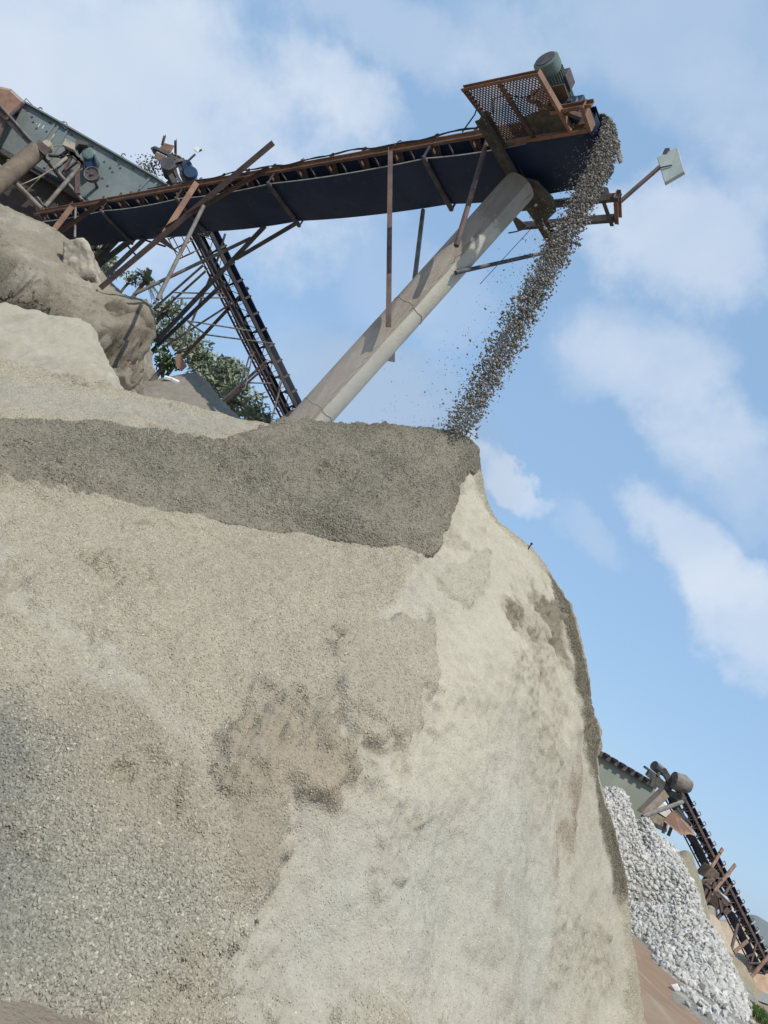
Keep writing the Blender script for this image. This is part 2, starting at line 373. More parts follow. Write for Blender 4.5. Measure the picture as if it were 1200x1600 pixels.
def grid_mesh(name, X, Y, Z, mat, colour=None, grit=None, keep=None, extra=None, parent=None):
    nr, na = X.shape; me = bpy.data.meshes.new(name)
    base = world_loc(parent) if parent else Vector((0, 0, 0))
    co = np.stack([X - base.x, Y - base.y, Z - base.z], -1).reshape(-1, 3)
    idx = np.arange(nr * na).reshape(nr, na)
    F = np.stack([idx[:-1, :-1], idx[:-1, 1:], idx[1:, 1:], idx[1:, :-1]], -1).reshape(-1, 4)
    if keep is not None:
        kf = (keep[:-1, :-1] | keep[:-1, 1:] | keep[1:, 1:] | keep[1:, :-1]).reshape(-1); F = F[kf]
        used = np.unique(F); mp = np.full(nr * na, -1); mp[used] = np.arange(len(used)); F = mp[F]; co = co[used]
    else: used = np.arange(nr * na)
    me.vertices.add(len(co)); me.vertices.foreach_set('co', co.ravel())
    me.loops.add(F.size); me.loops.foreach_set('vertex_index', F.ravel().astype(np.int32))
    me.polygons.add(len(F)); me.polygons.foreach_set('loop_start', np.arange(0, F.size, 4, dtype=np.int32))
    me.polygons.foreach_set('use_smooth', np.ones(len(F), bool))
    me.update(calc_edges=True)
    if colour is not None:
        a = me.attributes.new('Col', 'FLOAT_COLOR', 'POINT'); c4 = np.concatenate([colour.reshape(-1, 3), np.ones((nr * na, 1))], 1)[used]
        a.data.foreach_set('color', c4.ravel().astype(np.float32))
    if grit is not None:
        a = me.attributes.new('grit', 'FLOAT', 'POINT'); a.data.foreach_set('value', grit.reshape(-1)[used].astype(np.float32))
    for k, v in (extra or {}).items():
        a = me.attributes.new(k, 'FLOAT', 'POINT'); a.data.foreach_set('value', v.reshape(-1)[used].astype(np.float32))
    me.materials.append(mat)
    o = bpy.data.objects.new(name, me); COL.objects.link(o)
    if parent: o.parent = parent
    return o
def polar(a0, a1, na, r0, r1, nr):
    A, R = np.meshgrid(np.radians(np.linspace(a0, a1, na)), np.linspace(r0, r1, nr)); return R * np.sin(A), R * np.cos(A)
def paint(col, k, c): return col * (1 - k[..., None]) + np.array(c) * k[..., None]

def rock_verts(sub=1, jit=0.28, seed=0):
    import bmesh
    bm = bmesh.new(); bmesh.ops.create_icosphere(bm, subdivisions=sub, radius=1.0)
    r_ = random.Random(seed)
    V = np.array([v.co[:] for v in bm.verts]); F = np.array([[v.index for v in f.verts] for f in bm.faces]); bm.free()
    V = V * np.array([1 + r_.uniform(-jit, jit) for _ in V])[:, None]
    for _ in range(4):                            # a few flat broken faces
        n = np.array([r_.gauss(0, 1) for _ in range(3)]); n /= np.linalg.norm(n); d = V @ n; lim = r_.uniform(0.45, 0.75)
        V = V - np.outer(np.maximum(d - lim, 0), n)
    return V, F
ROCKS = [rock_verts(1, 0.25, k) for k in range(8)]
def rand_rot(n):
    q = rng.normal(size=(n, 4)); q /= np.linalg.norm(q, axis=1)[:, None]; a, b, c_, d = q.T
    return np.stack([1 - 2 * (c_ * c_ + d * d), 2 * (b * c_ - d * a), 2 * (b * d + c_ * a), 2 * (b * c_ + d * a), 1 - 2 * (b * b + d * d), 2 * (c_ * d - b * a),
                     2 * (b * d - c_ * a), 2 * (c_ * d + b * a), 1 - 2 * (b * b + c_ * c_)], -1).reshape(n, 3, 3)
def stones_mesh(name, pos, size, mat):
    """many stones in one mesh (stuff)"""
    n = len(pos); R = rand_rot(n); S = size[:, None] * np.stack([rng.uniform(0.8, 1.25, n), rng.uniform(0.6, 1.0, n), rng.uniform(0.4, 0.8, n)], -1)
    vs, fs, off = [], [], 0
    for k in range(len(ROCKS)):
        ii = np.arange(k, n, len(ROCKS)); V, F = ROCKS[k]
        if not len(ii): continue
        W = np.einsum('nij,nvj->nvi', R[ii], V[None] * S[ii][:, None]) + pos[ii][:, None]
        vs.append(W.reshape(-1, 3)); fs.append((F[None] + (np.arange(len(ii)) * len(V))[:, None, None] + off).reshape(-1, 3)); off += len(ii) * len(V)
    vs, fs = np.concatenate(vs), np.concatenate(fs)
    me = bpy.data.meshes.new(name); me.vertices.add(len(vs)); me.vertices.foreach_set('co', vs.ravel())
    me.loops.add(fs.size); me.loops.foreach_set('vertex_index', fs.ravel().astype(np.int32))
    me.polygons.add(len(fs)); me.polygons.foreach_set('loop_start', np.arange(0, fs.size, 3, dtype=np.int32)); me.update(calc_edges=True)
    me.materials.append(mat); o = bpy.data.objects.new(name, me); COL.objects.link(o); return o
ROCK_ME = {}
def one_stone(name, pos, size, mat, k):
    key = (mat.name, k % len(ROCKS))
    if key not in ROCK_ME:
        me = bpy.data.meshes.new(name); V, F = ROCKS[k % len(ROCKS)]; me.from_pydata((V * np.array([1.05, 0.8, 0.62])).tolist(), [], F.tolist()); me.materials.append(mat); ROCK_ME[key] = me
    o = bpy.data.objects.new(name, ROCK_ME[key]); COL.objects.link(o); o.location = V3(pos); o.scale = (size,) * 3
    o.rotation_euler = (random.uniform(0, 6.3), random.uniform(0, 6.3), random.uniform(0, 6.3)); return o

# ================================================================== the ground
def soil_sheet():
    m, n, b = new_mat('quarry_soil')
    tc = n.add('ShaderNodeTexCoord').outputs['Object']
    big = n.noise(tc, 0.09, 6, 0.6); mid = n.noise(tc, 0.9, 7, 0.65)
    st = n.add('ShaderNodeMapping', {'Vector': tc, 'Rotation': (0, 0, 0.5), 'Scale': (1.6, 0.4, 1)}).outputs[0]
    track = n.noise(st, 1.1, 7, 0.65, 1.5)
    col = n.mix(n.ramp(big, 0.4, 0.62), (0.27, 0.18, 0.125), (0.30, 0.235, 0.165))
    col = n.mix(n.math('MULTIPLY', n.ramp(track, 0.5, 0.7), 0.6), col, (0.40, 0.30, 0.21))
    col = n.mix(n.math('MULTIPLY', n.ramp(mid, 0.5, 0.7), 0.6), col, (0.22, 0.17, 0.125))
    px = n.add('ShaderNodeSeparateXYZ', {0: tc}).outputs
    near = n.ramp(px[1], 9.5, 5.5)
    col = n.mix(near, col, n.mix(n.ramp(mid, 0.4, 0.65), (0.24, 0.20, 0.15), (0.165, 0.135, 0.10)))
    n.l.new(col, b.inputs['Base Color']); b.inputs['Roughness'].default_value = 0.95; b.inputs['Specular IOR Level'].default_value = 0.1
    bump(n, b, n.math('ADD', n.noise(tc, 3, 8, 0.65), n.math('MULTIPLY', n.noise(tc, 40, 4), 0.3)), 0.7, 0.08)
    return m
gx = np.r_[-900, -200, -60, -25, np.linspace(-12, 30, 190), 45, 70, 120, 250, 900]; gy = np.r_[-60, -10, np.linspace(1.5, 40, 180), 55, 80, 140, 300, 900]
X, Y = np.meshgrid(gx, gy); Z = fbm(X, Y, 2.5, 5, 3) * 0.05 + fbm(X, Y, 0.4, 3, 5) * 0.02 - 0.01
Z = np.where((np.abs(X) > 40) | (Y > 60), 0, Z)
tag(grid_mesh('ground', X, Y, Z, soil_sheet()), kind='structure')

# ================================================================== the great gravel pile under the stream of stone
APEX = (0.30, 9.25, 4.78)
def cone(x, y):
    return APEX[2] - 0.88 * (np.sqrt((x - APEX[0]) ** 2 + (y - APEX[1]) ** 2 + 0.36) - 0.6)
SURV = [(-60, 606, 9.4), (0, 607, 9.4), (90, 613, 9.4), (180, 626, 9.3), (300, 648, 9.2), (400, 670, 9.1), (480, 673, 9.1), (550, 678, 9.1), (650, 681, 9.1), (700, 688, 9.0), (733, 708, 9.0),
        (752, 770, 9.1), (770, 812, 9.1), (800, 832, 9.15), (830, 854, 9.2), (868, 897, 9.3), (905, 985, 9.4), (922, 1060, 9.5), (935, 1140, 9.6), (950, 1250, 9.8), (965, 1350, 10.0), (983, 1480, 10.3), (1000, 1600, 10.6),
        (0, 750, 6.1), (150, 772, 6.4), (300, 800, 6.6), (430, 828, 6.8), (570, 845, 6.95), (680, 862, 7.15), (690, 820, 7.6),
        (500, 1060, 5.2), (0, 1000, 4.6), (0, 1300, 3.85), (300, 1300, 4.3), (300, 1450, 3.95), (150, 1150, 4.4), (200, 950, 5.2), (390, 1580, 4.25), (250, 1530, 3.62), (130, 1545, 3.42), (330, 1515, 3.95), (600, 1590, 4.5), (600, 1300, 4.9), (520, 1180, 4.85),
        (800, 1000, 7.1), (800, 1300, 6.1), (900, 1500, 7.6), (850, 1590, 6.7), (930, 1590, 8.6), (770, 870, 8.0), (860, 1000, 8.5), (900, 1200, 8.6), (690, 1000, 6.4), (700, 1200, 5.7), (700, 1450, 5.4)]
pts = []
for px, py, y in SURV: pts.append(at(px, py, y))
for px, py, y in SURV[:23]:          # the far side falls away at the same slope
    p = at(px, py, y); o = np.array([p[0] - APEX[0], 3.0]); o = o / np.linalg.norm(o)
    pts.append((p[0] + o[0] * 2.6, p[1] + o[1] * 2.6, max(p[2] - 2.2, -0.5)))
pts += [(0.05, 3.2, -0.17), (-0.25, 2.75, -0.05), (0.5, 3.4, -0.22), (1.0, 3.5, -0.3), (0.28, 3.62, -0.06), (0.7, 3.95, -0.08), (2.5, 4.7, -0.25), (4.5, 7.2, -0.3), (7.2, 10.6, -0.5), (8.0, 13, -0.6), (-2, 2.6, 0.25), (-4, 4.3, 0.4), (-6, 6.5, 0.9), (-7.5, 9.5, 1.5)]
pile = Heap(pts, cone, 2e-3)
X, Y = polar(-43, 43, 760, 2.3, 13.2, 640)
Zs = pile.smoothz(X, Y); NRM = normals(X, Y, Zs)
F3 = lambda sc, o, s, g=0.5: fbm3(X, Y, Zs, sc, o, s, g)
RGT = sstep(X - 0.35 * (Y - 4), 0.3, 2.2)
DISP = F3(1.1, 4, 11) * 0.10 + F3(0.33, 4, 21) * (0.036 - 0.012 * RGT) + F3(0.13, 3, 43) * (0.022 - 0.009 * RGT) + F3(0.06, 2, 41) * 0.012
DISP = DISP - RGT * np.abs(F3(0.8, 3, 33)) * 0.08 + sstep(F3(0.7, 3, 51), 0.12, 0.3) * np.abs(F3(0.12, 3, 53)) * 0.10
# a few soft run-out channels down the cut face
u_run = X * 0.75 - Y * 0.66 + F3(1.0, 3, 37) * 0.5
DISP = DISP - RGT * 0.05 * sstep(np.sin(u_run * 3.1) + F3(0.6, 3, 39) * 1.2, 0.5, 1.1)
Z = Zs
# colour patches of the different gravels, laid out in plan
A_TAN, A_PALE, A_CREAM, A_BROWN = (0.355, 0.315, 0.24), (0.405, 0.374, 0.298), (0.435, 0.396, 0.31), (0.315, 0.268, 0.20)
A_GREY, A_BLUE, A_DARK, A_STREAK = (0.285, 0.268, 0.212), (0.195, 0.188, 0.163), (0.15, 0.132, 0.098), (0.40, 0.375, 0.305)
wx = X + F3(0.5, 4, 61) * 0.20 + F3(0.1, 3, 65) * 0.07; wy = Y + F3(0.5, 4, 71) * 0.20 + F3(0.1, 3, 75) * 0.07
def region(pix, soft=0.06):
    return sstep(sdist(wx, wy, pile.plan(pix)), -soft, soft)
colr_ = np.ones(X.shape + (3,)) * np.array(A_TAN); grit = np.full(X.shape, 0.55)
coarse = np.full(X.shape, 0.5)
relief = np.zeros(X.shape)
def lay(pix, c, g=None, co_=None, soft=0.06, amt=1.0, dz=0.0):
    global colr_, grit, coarse, relief
    k = region(pix, soft) * amt; relief = relief + k * dz; colr_ = paint(colr_, k, c)
    if g is not None: grit = grit * (1 - k) + g * k
    if co_ is not None: coarse = coarse * (1 - k) + co_ * k
lay([(684, 862), (700, 800), (738, 742), (762, 790), (800, 832), (868, 897), (922, 1060), (950, 1250), (983, 1480), (1000, 1600), (700, 1640), (385, 1640), (350, 1500), (372, 1465), (430, 1370), (447, 1290), (520, 1275), (555, 1205),
     (545, 1150), (520, 1090), (512, 1045), (560, 980), (640, 905)], A_PALE, 0.25, 0.27, 0.06, dz=-0.06)
lay([(695, 860), (738, 750), (770, 812), (830, 854), (870, 905), (890, 1000), (905, 1150), (840, 1130), (740, 1120), (650, 1100), (690, 1000), (760, 960), (772, 900)], A_CREAM, 0.2, 0.14, 0.12, dz=0.03)
lay([(560, 1060), (640, 1010), (740, 1100), (780, 1180), (760, 1260), (640, 1270), (580, 1200)], A_CREAM, 0.22, 0.2, 0.12, 0.8, dz=0.05)
lay([(510, 1010), (600, 950), (690, 960), (670, 1090), (620, 1165), (560, 1130), (522, 1080)], (0.335, 0.298, 0.228), 0.5, 0.45, 0.05, 0.9, dz=0.07)
lay([(690, 895), (770, 860), (772, 900), (740, 935), (690, 920)], (0.385, 0.35, 0.272), 0.4, 0.3, 0.05, 0.85, dz=0.06)
lay([(-60, 1060), (60, 1090), (150, 1130), (165, 1280), (300, 1320), (362, 1400), (335, 1480), (280, 1530), (150, 1570), (-60, 1660)], A_GREY, 0.85, 1.0, 0.25)
lay([(-60, 1080), (25, 1100), (45, 1250), (60, 1400), (10, 1480), (-60, 1500)], A_BLUE, 0.95, 1.0, 0.2, 0.8)
lay([(150, 1010), (230, 1090), (300, 1170), (330, 1240), (270, 1330), (190, 1290), (130, 1180), (110, 1090)], (0.29, 0.255, 0.195), 0.7, 0.6, 0.2, 0.75)
lay([(420, 1380), (560, 1290), (700, 1270), (860, 1300), (880, 1420), (890, 1640), (340, 1640), (350, 1500)], (0.40, 0.383, 0.32), None, None, 0.3, 0.8)
lay([(345, 1165), (440, 1105), (500, 1105), (545, 1170), (557, 1235), (520, 1290), (460, 1268), (400, 1280), (340, 1240)], A_BROWN, 0.4, 0.32, 0.05, dz=0.05)
lay([(345, 1240), (400, 1270), (455, 1275), (430, 1350), (380, 1375), (350, 1330)], (0.29, 0.248, 0.188), 0.5, 0.3, 0.07, 0.85, dz=0.04)
lay([(-40, 820), (40, 880), (130, 960), (225, 1050), (335, 1185), (320, 1205), (200, 1090), (90, 990), (20, 900), (-40, 900)], A_STREAK, 0.3, 0.15, 0.10, 0.6, dz=-0.05)
lay([(-40, 590), (180, 618), (300, 641), (430, 668), (330, 684), (150, 655), (-40, 640)], (0.33, 0.305, 0.245), 0.5, 0.3, 0.2)
lay([(866, 893), (905, 983), (924, 1060), (938, 1140), (953, 1250), (970, 1360), (976, 1420), (966, 1400), (958, 1350), (940, 1245), (916, 1150), (905, 1060), (888, 985)], A_DARK, 0.8, 1.0, 0.06, dz=0.04)
lay([(800, 955), (840, 925), (880, 960), (890, 1010), (870, 1045), (845, 1000), (815, 985)], A_DARK, 0.6, 0.4, 0.05, 0.25 )
lay([(885, 1195), (915, 1180), (912, 1290), (900, 1330), (872, 1390), (868, 1345), (900, 1280)], (0.30, 0.245, 0.185), 0.7, 0.5, 0.06, 0.8)
lay([(782, 1345), (800, 1340), (806, 1400), (788, 1415)], (0.30, 0.275, 0.21), 0.4, 0.1, 0.05, 0.7)
crust = region([(790, 945), (830, 905), (870, 900), (892, 990), (897, 1050), (860, 1065), (820, 1010)], 0.1)
crk = crust * sstep(F3(0.35, 4, 181), 0.05, 0.2); colr_ = paint(colr_, crk * 0.9, (0.20, 0.175, 0.13)); relief = relief + crk * np.abs(F3(0.1, 3, 183)) * 0.14 - crk * 0.05
for q_, wd_ in (([(675, 1103), (700, 1112), (730, 1125), (752, 1120)], .05), ([(838, 985), (862, 1000), (876, 1020)], .06), ([(872, 1180), (868, 1230), (858, 1280)], .05), ([(520, 1085), (540, 1115), (590, 1165), (640, 1190)], .06), ([(210, 1190), (232, 1226), (262, 1290)], .05), ([(430, 1075), (480, 1090), (508, 1060)], .04), ([(205, 818), (240, 808), (270, 822)], .03), ([(30, 890), (90, 965), (150, 1010)], .06)):
    pl = pile.plan(q_); d_ = np.full(X.shape, 9.0)
    for (ax_, ay_), (bx_, by_) in zip(pl, pl[1:]):
        ex, ey = bx_ - ax_, by_ - ay_; kk_ = np.clip(((wx - ax_) * ex + (wy - ay_) * ey) / (ex * ex + ey * ey), 0, 1); d_ = np.minimum(d_, np.hypot(wx - ax_ - kk_ * ex, wy - ay_ - kk_ * ey))
    cut = np.exp(-(d_ / wd_) ** 2) * sstep(fbm(X, Y, 0.2, 3, 191), -0.25, 0.1); relief = relief - cut * 0.04 + np.exp(-((d_ - wd_ * 2) / wd_) ** 2) * 0.02; colr_ = paint(colr_, cut * 0.4, (0.25, 0.22, 0.165))
mott = sstep(F3(0.6, 5, 81), 0.0, 0.3) * 0.3
colr_ = paint(colr_, mott * (1 - grit), (0.36, 0.33, 0.258))
lump = sstep(F3(0.7, 3, 51), 0.14, 0.32); colr_ = paint(colr_, lump * 0.3, (0.28, 0.25, 0.19))
D_ = NRM * (DISP + relief)[..., None]
gm = grid_mesh('gravel_pile', X + D_[..., 0], Y + D_[..., 1], Zs + D_[..., 2], M_EARTH, colr_, grit, extra={'coarse': coarse})
tag(gm, 'huge pale gravel and stone dust pile under the falling stream of stone', 'gravel pile')
# the fresh dark layer lying over its top: a part with an edge of its own
LAYER = [(-60, 750), (0, 752), (150, 773), (300, 801), (430, 829), (570, 846), (602, 848), (640, 857), (668, 858), (684, 846), (690, 822), (708, 792), (732, 748)]
lp = pile.plan(LAYER).tolist() + [(0.75, 9.9), (0.3, 12.5), (-2.2, 11.5)] + pile.plan([(415, 672), (330, 690), (150, 664), (0, 655), (-60, 655)]).tolist()
sd = sdist(X + fbm(X, Y, 0.6, 3, 91) * 0.12 + fbm(X, Y, 0.1, 2, 95) * 0.04, Y + fbm(X, Y, 0.6, 3, 93) * 0.12, lp)
th = np.where(sd > -0.02, 0.10 * sstep(sd, -0.02, 0.22), -0.10) + F3(0.16, 3, 97) * 0.02
lc = np.ones(X.shape + (3,)) * np.array((0.215, 0.196, 0.15)); mk = sstep(F3(0.8, 6, 99, 0.62), -0.25, 0.35)
lc = paint(lc, mk * 0.6, (0.172, 0.16, 0.126)); lc = paint(lc, sstep(F3(0.5, 5, 101), -0.05, 0.4) * 0.6, (0.235, 0.215, 0.165))
lg = 0.4 + mk * 0.25
D_ = NRM * (DISP * 0.8 + th)[..., None]
layer = grid_mesh('fresh_gravel_layer', X + D_[..., 0], Y + D_[..., 1], Zs + D_[..., 2], M_EARTH, lc, lg, keep=sd > -0.06, extra={'coarse': 0.55 + 0.35 * mk}, parent=gm)
layer['label'] = 'dark fresh gravel capping the top of the pile'

# loose stones lying on the pile: far too many to count
def scatter_group(mat, smin, smax, dens, seed):
    g = bpy.data.node_groups.new('loose stones', 'GeometryNodeTree')
    g.interface.new_socket('Geometry', in_out='INPUT', socket_type='NodeSocketGeometry'); g.interface.new_socket('Geometry', in_out='OUTPUT', socket_type='NodeSocketGeometry')
    N = g.nodes; L = g.links; gi = N.new('NodeGroupInput'); go = N.new('NodeGroupOutput')
    at_ = N.new('GeometryNodeInputNamedAttribute'); at_.data_type = 'FLOAT'; at_.inputs[0].default_value = 'coarse'
    mu = N.new('ShaderNodeMath'); mu.operation = 'MULTIPLY'; L.new(at_.outputs[0], mu.inputs[0]); mu.inputs[1].default_value = dens
    dp = N.new('GeometryNodeDistributePointsOnFaces'); dp.inputs['Seed'].default_value = seed; L.new(gi.outputs[0], dp.inputs['Mesh']); L.new(mu.outputs[0], dp.inputs['Density'])
    ico = N.new('GeometryNodeMeshIcoSphere'); ico.inputs['Radius'].default_value = 1.0; ico.inputs['Subdivisions'].default_value = 1
    rp = N.new('FunctionNodeRandomValue'); rp.data_type = 'FLOAT_VECTOR'; rp.inputs[0].default_value = (-0.28,) * 3; rp.inputs[1].default_value = (0.28,) * 3
    sp_ = N.new('GeometryNodeSetPosition'); L.new(ico.outputs[0], sp_.inputs['Geometry']); L.new(rp.outputs[0], sp_.inputs['Offset'])
    sm = N.new('GeometryNodeSetMaterial'); sm.inputs['Material'].default_value = mat; L.new(sp_.outputs[0], sm.inputs[0])
    ip = N.new('GeometryNodeInstanceOnPoints'); L.new(dp.outputs['Points'], ip.inputs['Points']); L.new(sm.outputs[0], ip.inputs['Instance'])
    rr = N.new('FunctionNodeRandomValue'); rr.data_type = 'FLOAT_VECTOR'; rr.inputs[1].default_value = (6.28,) * 3; L.new(rr.outputs[0], ip.inputs['Rotation'])
    rs = N.new('FunctionNodeRandomValue'); rs.data_type = 'FLOAT_VECTOR'; rs.inputs[0].default_value = (smin, smin * 0.7, smin * 0.5); rs.inputs[1].default_value = (smax, smax * 0.75, smax * 0.6); 
    cs_ = N.new('ShaderNodeMath'); cs_.operation = 'MULTIPLY_ADD'; L.new(at_.outputs[0], cs_.inputs[0]); cs_.inputs[1].default_value = 0.75; cs_.inputs[2].default_value = 0.40
    vm = N.new('ShaderNodeVectorMath'); vm.operation = 'SCALE'; L.new(rs.outputs[0], vm.inputs[0]); L.new(cs_.outputs[0], vm.inputs['Scale']); L.new(vm.outputs[0], ip.inputs['Scale'])
    L.new(ip.outputs[0], go.inputs[0]); return g
def stuff_on(name, src, mat, smin, smax, dens, seed):
    o = bpy.data.objects.new(name, src.data); COL.objects.link(o); tag(o, kind='stuff')
    md = o.modifiers.new('scatter', 'NODES'); md.node_group = scatter_group(mat, smin, smax, dens, seed); return o
stuff_on('loose_gravel', gm, M_LOOSE, 0.005, 0.0145, 5200, 1)
stuff_on('dark_loose_gravel', layer, M_LOOSE, 0.007, 0.017, 3600, 2)
M_LUMP = worn('brown_lump', (0.22, 0.19, 0.15), (0.16, 0.14, 0.115), 0.95, 20)
for k, (px, py, s) in enumerate([(330, 1525, 0.05), (375, 1457, 0.022), (433, 1344, 0.03), (402, 1440, 0.016)]):
    (x, y), = pile.plan([(px, py)]); o = one_stone('stone', (x, y, float(pile.z(x, y)) + s * 0.25), s, M_LUMP, k)
    tag(o, ['fist sized brown stone at the foot of the gravel pile near the bottom edge', 'dark pebble on the pale dust just above the fist sized brown stone', 'dark stone at the tip of the brown damp patch on the pile',
            'tiny dark pebble on the pale dust right of the dark pebble'][k], 'stone')
p = at(828, 853, 9.2)
def stub(m):
    m.tube(p + np.array([0, 0, -0.10]), p + np.array([0.004, 0, 0.03]), 0.008, 6); m.lathe(p + np.array([0.004, 0, 0.02]), (0, 0, 1), [(0, .010), (.008, .016), (.022, .015), (.03, .006)], 8)
tag(part('marker_peg', M_CABLE, None, stub), 'tiny dark peg sticking up from the cream ridge of the gravel pile', 'peg')

# ================================================================== the cut bank, and the heaps between it and the pile
E_SAND, E_WET, E_DUST, E_DARK = (0.255, 0.226, 0.174), (0.115, 0.097, 0.073), (0.43, 0.405, 0.335), (0.07, 0.06, 0.046)
bp = [at(*q) for q in [(0, 325, 17.5), (60, 350, 17.8), (110, 385, 18), (150, 440, 17.6), (200, 462, 17.5), (238, 478, 17.2), (0, 400, 15.5), (60, 460, 15.2), (140, 530, 15), (180, 565, 15), (238, 632, 14.9),
      (100, 440, 16.3), (180, 500, 16.4), (232, 550, 16.2), (0, 450, 14.2), (80, 505, 14), (150, 565, 13.9), (195, 620, 13.6), (-80, 300, 17.5), (-80, 380, 15.5)]]
bp += [(-12, 23, 6.75), (-8.3, 22, 6.6), (-16, 21, 6.7), (-9.5, 28, 6.6), (-18, 28, 6.7), (-5.7, 18.2, 2.8), (-5.6, 21, 2.6), (-4.4, 15.8, 2.4), (-3.2, 14, 1.8), (-5.5, 26, 2.6), (-3, 22, 1.6), (-8, 11.5, 1.2), (-5.5, 11.5, 1.2), (-12, 12, 1.5)]
def bank_disp(x, y):
    ed = fbm(x, y, 1.9, 3, 111) * 0.16 + fbm(x, y, 0.4, 4, 113) * 0.05
    return ed + np.abs(fbm(x, y, 0.9, 3, 117)) * -0.08 + fbm(x, y, 0.12, 3, 119) * 0.05
bank = Heap(bp, None, 5e-3)
X, Y = polar(-48, -9, 520, 11.2, 27, 620); Z = bank.smoothz(X, Y)
bc = np.ones(X.shape + (3,)) * np.array(E_SAND); bw = fbm(X, Y, 0.7, 4, 121)
def breg(pix, soft): return sstep(sdist(X + bw * 0.8, Y + fbm(X, Y, 0.7, 4, 123) * 0.8, bank.plan(pix, 11.3, 24)), -soft, soft)
bc = paint(bc, breg([(-80, 380), (0, 405), (60, 455), (120, 505), (170, 545), (240, 600), (255, 650), (190, 630), (140, 560), (60, 495), (-80, 470)], 0.25), E_WET)
bc = paint(bc, breg([(-40, 395), (30, 420), (75, 460), (60, 475), (10, 440), (-40, 425)], 0.12) * 0.8, E_DARK)
bc = paint(bc, breg([(120, 500), (160, 525), (240, 615), (225, 630), (165, 560)], 0.12) * 0.8, E_DARK)
bc = paint(bc, breg([(165, 450), (240, 475), (245, 600), (215, 570), (190, 520)], 0.2) * 0.6, (0.245, 0.205, 0.155))
bc = paint(bc, sstep(fbm(X, Y, 0.9, 5, 131), 0.05, 0.3) * 0.5, (0.36, 0.33, 0.27))
Z = Z - 0.45 * breg([(-80, 376), (0, 402), (60, 455), (120, 500), (170, 542), (235, 600), (255, 660), (190, 640), (140, 565), (60, 500), (-80, 475)], 0.10) - np.abs(fbm(X, Y, 0.4, 4, 127)) * 0.8 * breg([(-40, 390), (30, 415), (170, 545), (245, 610), (240, 650), (160, 575), (60, 490), (-40, 430)], 0.15)
for q_, wd_, dp_ in (([(-40, 372), (0, 394), (30, 418), (60, 450), (100, 482), (130, 512), (160, 546), (190, 582), (225, 618), (252, 650)], .20, .75), ([(0, 425), (40, 452), (75, 478)], .12, .3), ([(185, 470), (215, 500), (238, 540)], .10, .12)):
    pl = bank.plan(q_, 11.3, 24); d_ = np.full(X.shape, 9.0); jx, jy = X + fbm(X, Y, .5, 4, 151) * .5, Y + fbm(X, Y, .5, 4, 153) * .5
    for (ax_, ay_), (bx_, by_) in zip(pl, pl[1:]):
        ex, ey = bx_ - ax_, by_ - ay_; kk_ = np.clip(((jx - ax_) * ex + (jy - ay_) * ey) / (ex * ex + ey * ey), 0, 1); d_ = np.minimum(d_, np.hypot(jx - ax_ - kk_ * ex, jy - ay_ - kk_ * ey))
    cut = np.exp(-(d_ / wd_) ** 2); Z = Z - cut * dp_ + np.exp(-((d_ - wd_ * 2.6) / wd_) ** 2) * .10 * dp_; bc = paint(bc, cut * .8, E_DARK)  # soil colour darkened along the cuts to deepen their shade
B3 = lambda sc, o, s, g=0.5: fbm3(X, Y, Z, sc, o, s, g)
NB = normals(X, Y, Z); db = B3(1.7, 4, 111) * 0.07 + B3(0.5, 5, 113, 0.58) * 0.06 - np.abs(B3(0.8, 3, 117)) * 0.08 + sstep(B3(0.6, 3, 139), 0.1, 0.3) * np.abs(B3(0.16, 3, 141)) * 0.14
bc = paint(bc, sstep(B3(0.5, 5, 143), 0.08, 0.3) * 0.35, (0.19, 0.165, 0.125))
X, Y, Z = X + NB[..., 0] * db, Y + NB[..., 1] * db, Z + NB[..., 2] * db
tag(grid_mesh('embankment', X, Y, Z, M_BANK, bc, np.full(X.shape, 0.35)), kind='structure')

def small_heap(name, pts, az, rr, n, colours, seed, label, cat='gravel pile', mat=M_EARTHF, amp=1.0, grit_=0.4, base=None):
    dp = lambda x, y: (fbm(x, y, 0.9, 4, seed) * 0.16 + fbm(x, y, 0.25, 4, seed + 3) * 0.06) * amp + fbm(x, y, 0.07, 2, seed + 5) * 0.03
    h = Heap(pts, base, 3e-3, dp); X, Y = polar(az[0], az[1], n[0], rr[0], rr[1], n[1]); Z = h.z(X, Y)
    c = np.ones(X.shape + (3,)) * np.array(colours[0]); c = paint(c, sstep(fbm(X, Y, 0.8, 5, seed + 7), -0.02, 0.2), colours[1])
    if len(colours) > 2: c = paint(c, sstep(fbm(X, Y, 0.35, 4, seed + 9), -0.05, 0.35), colours[2])
    o = grid_mesh(name, X, Y, Z, mat, c, np.full(X.shape, grit_)); tag(o, label, cat); return h, o
hp = [at(*q) for q in [(130, 502, 12.6), (158, 555, 12.5), (190, 616, 12.4), (60, 492, 12.8), (0, 482, 13.0), (90, 560, 11.6), (0, 590, 11.2), (150, 612, 11.3), (40, 530, 11.9)]]
hp += [(-5.2, 14.6, 1.5), (-3.4, 13, 1.2), (-7, 15, 2.0), (-9.5, 13.5, 2.6), (-9, 10.8, 1.0), (-6.5, 9.8, 0.6), (-3.6, 10.4, 0.8)]
small_heap('dust_pile', hp, (-40, -15), (9.8, 14.6), (240, 200), ((.36, .335, .265), (.40, .372, .298), (.33, .30, .235)), 141, 'pale dust heap behind the left end of the great gravel pile', mat=M_EARTH, grit_=0.2)
hb = [at(*q) for q in [(262, 588, 16.8), (300, 581, 16.9), (341, 624, 16.9), (384, 662, 16.9), (270, 640, 15.3), (330, 650, 15.3), (300, 620, 15.9), (220, 600, 16.6)]]
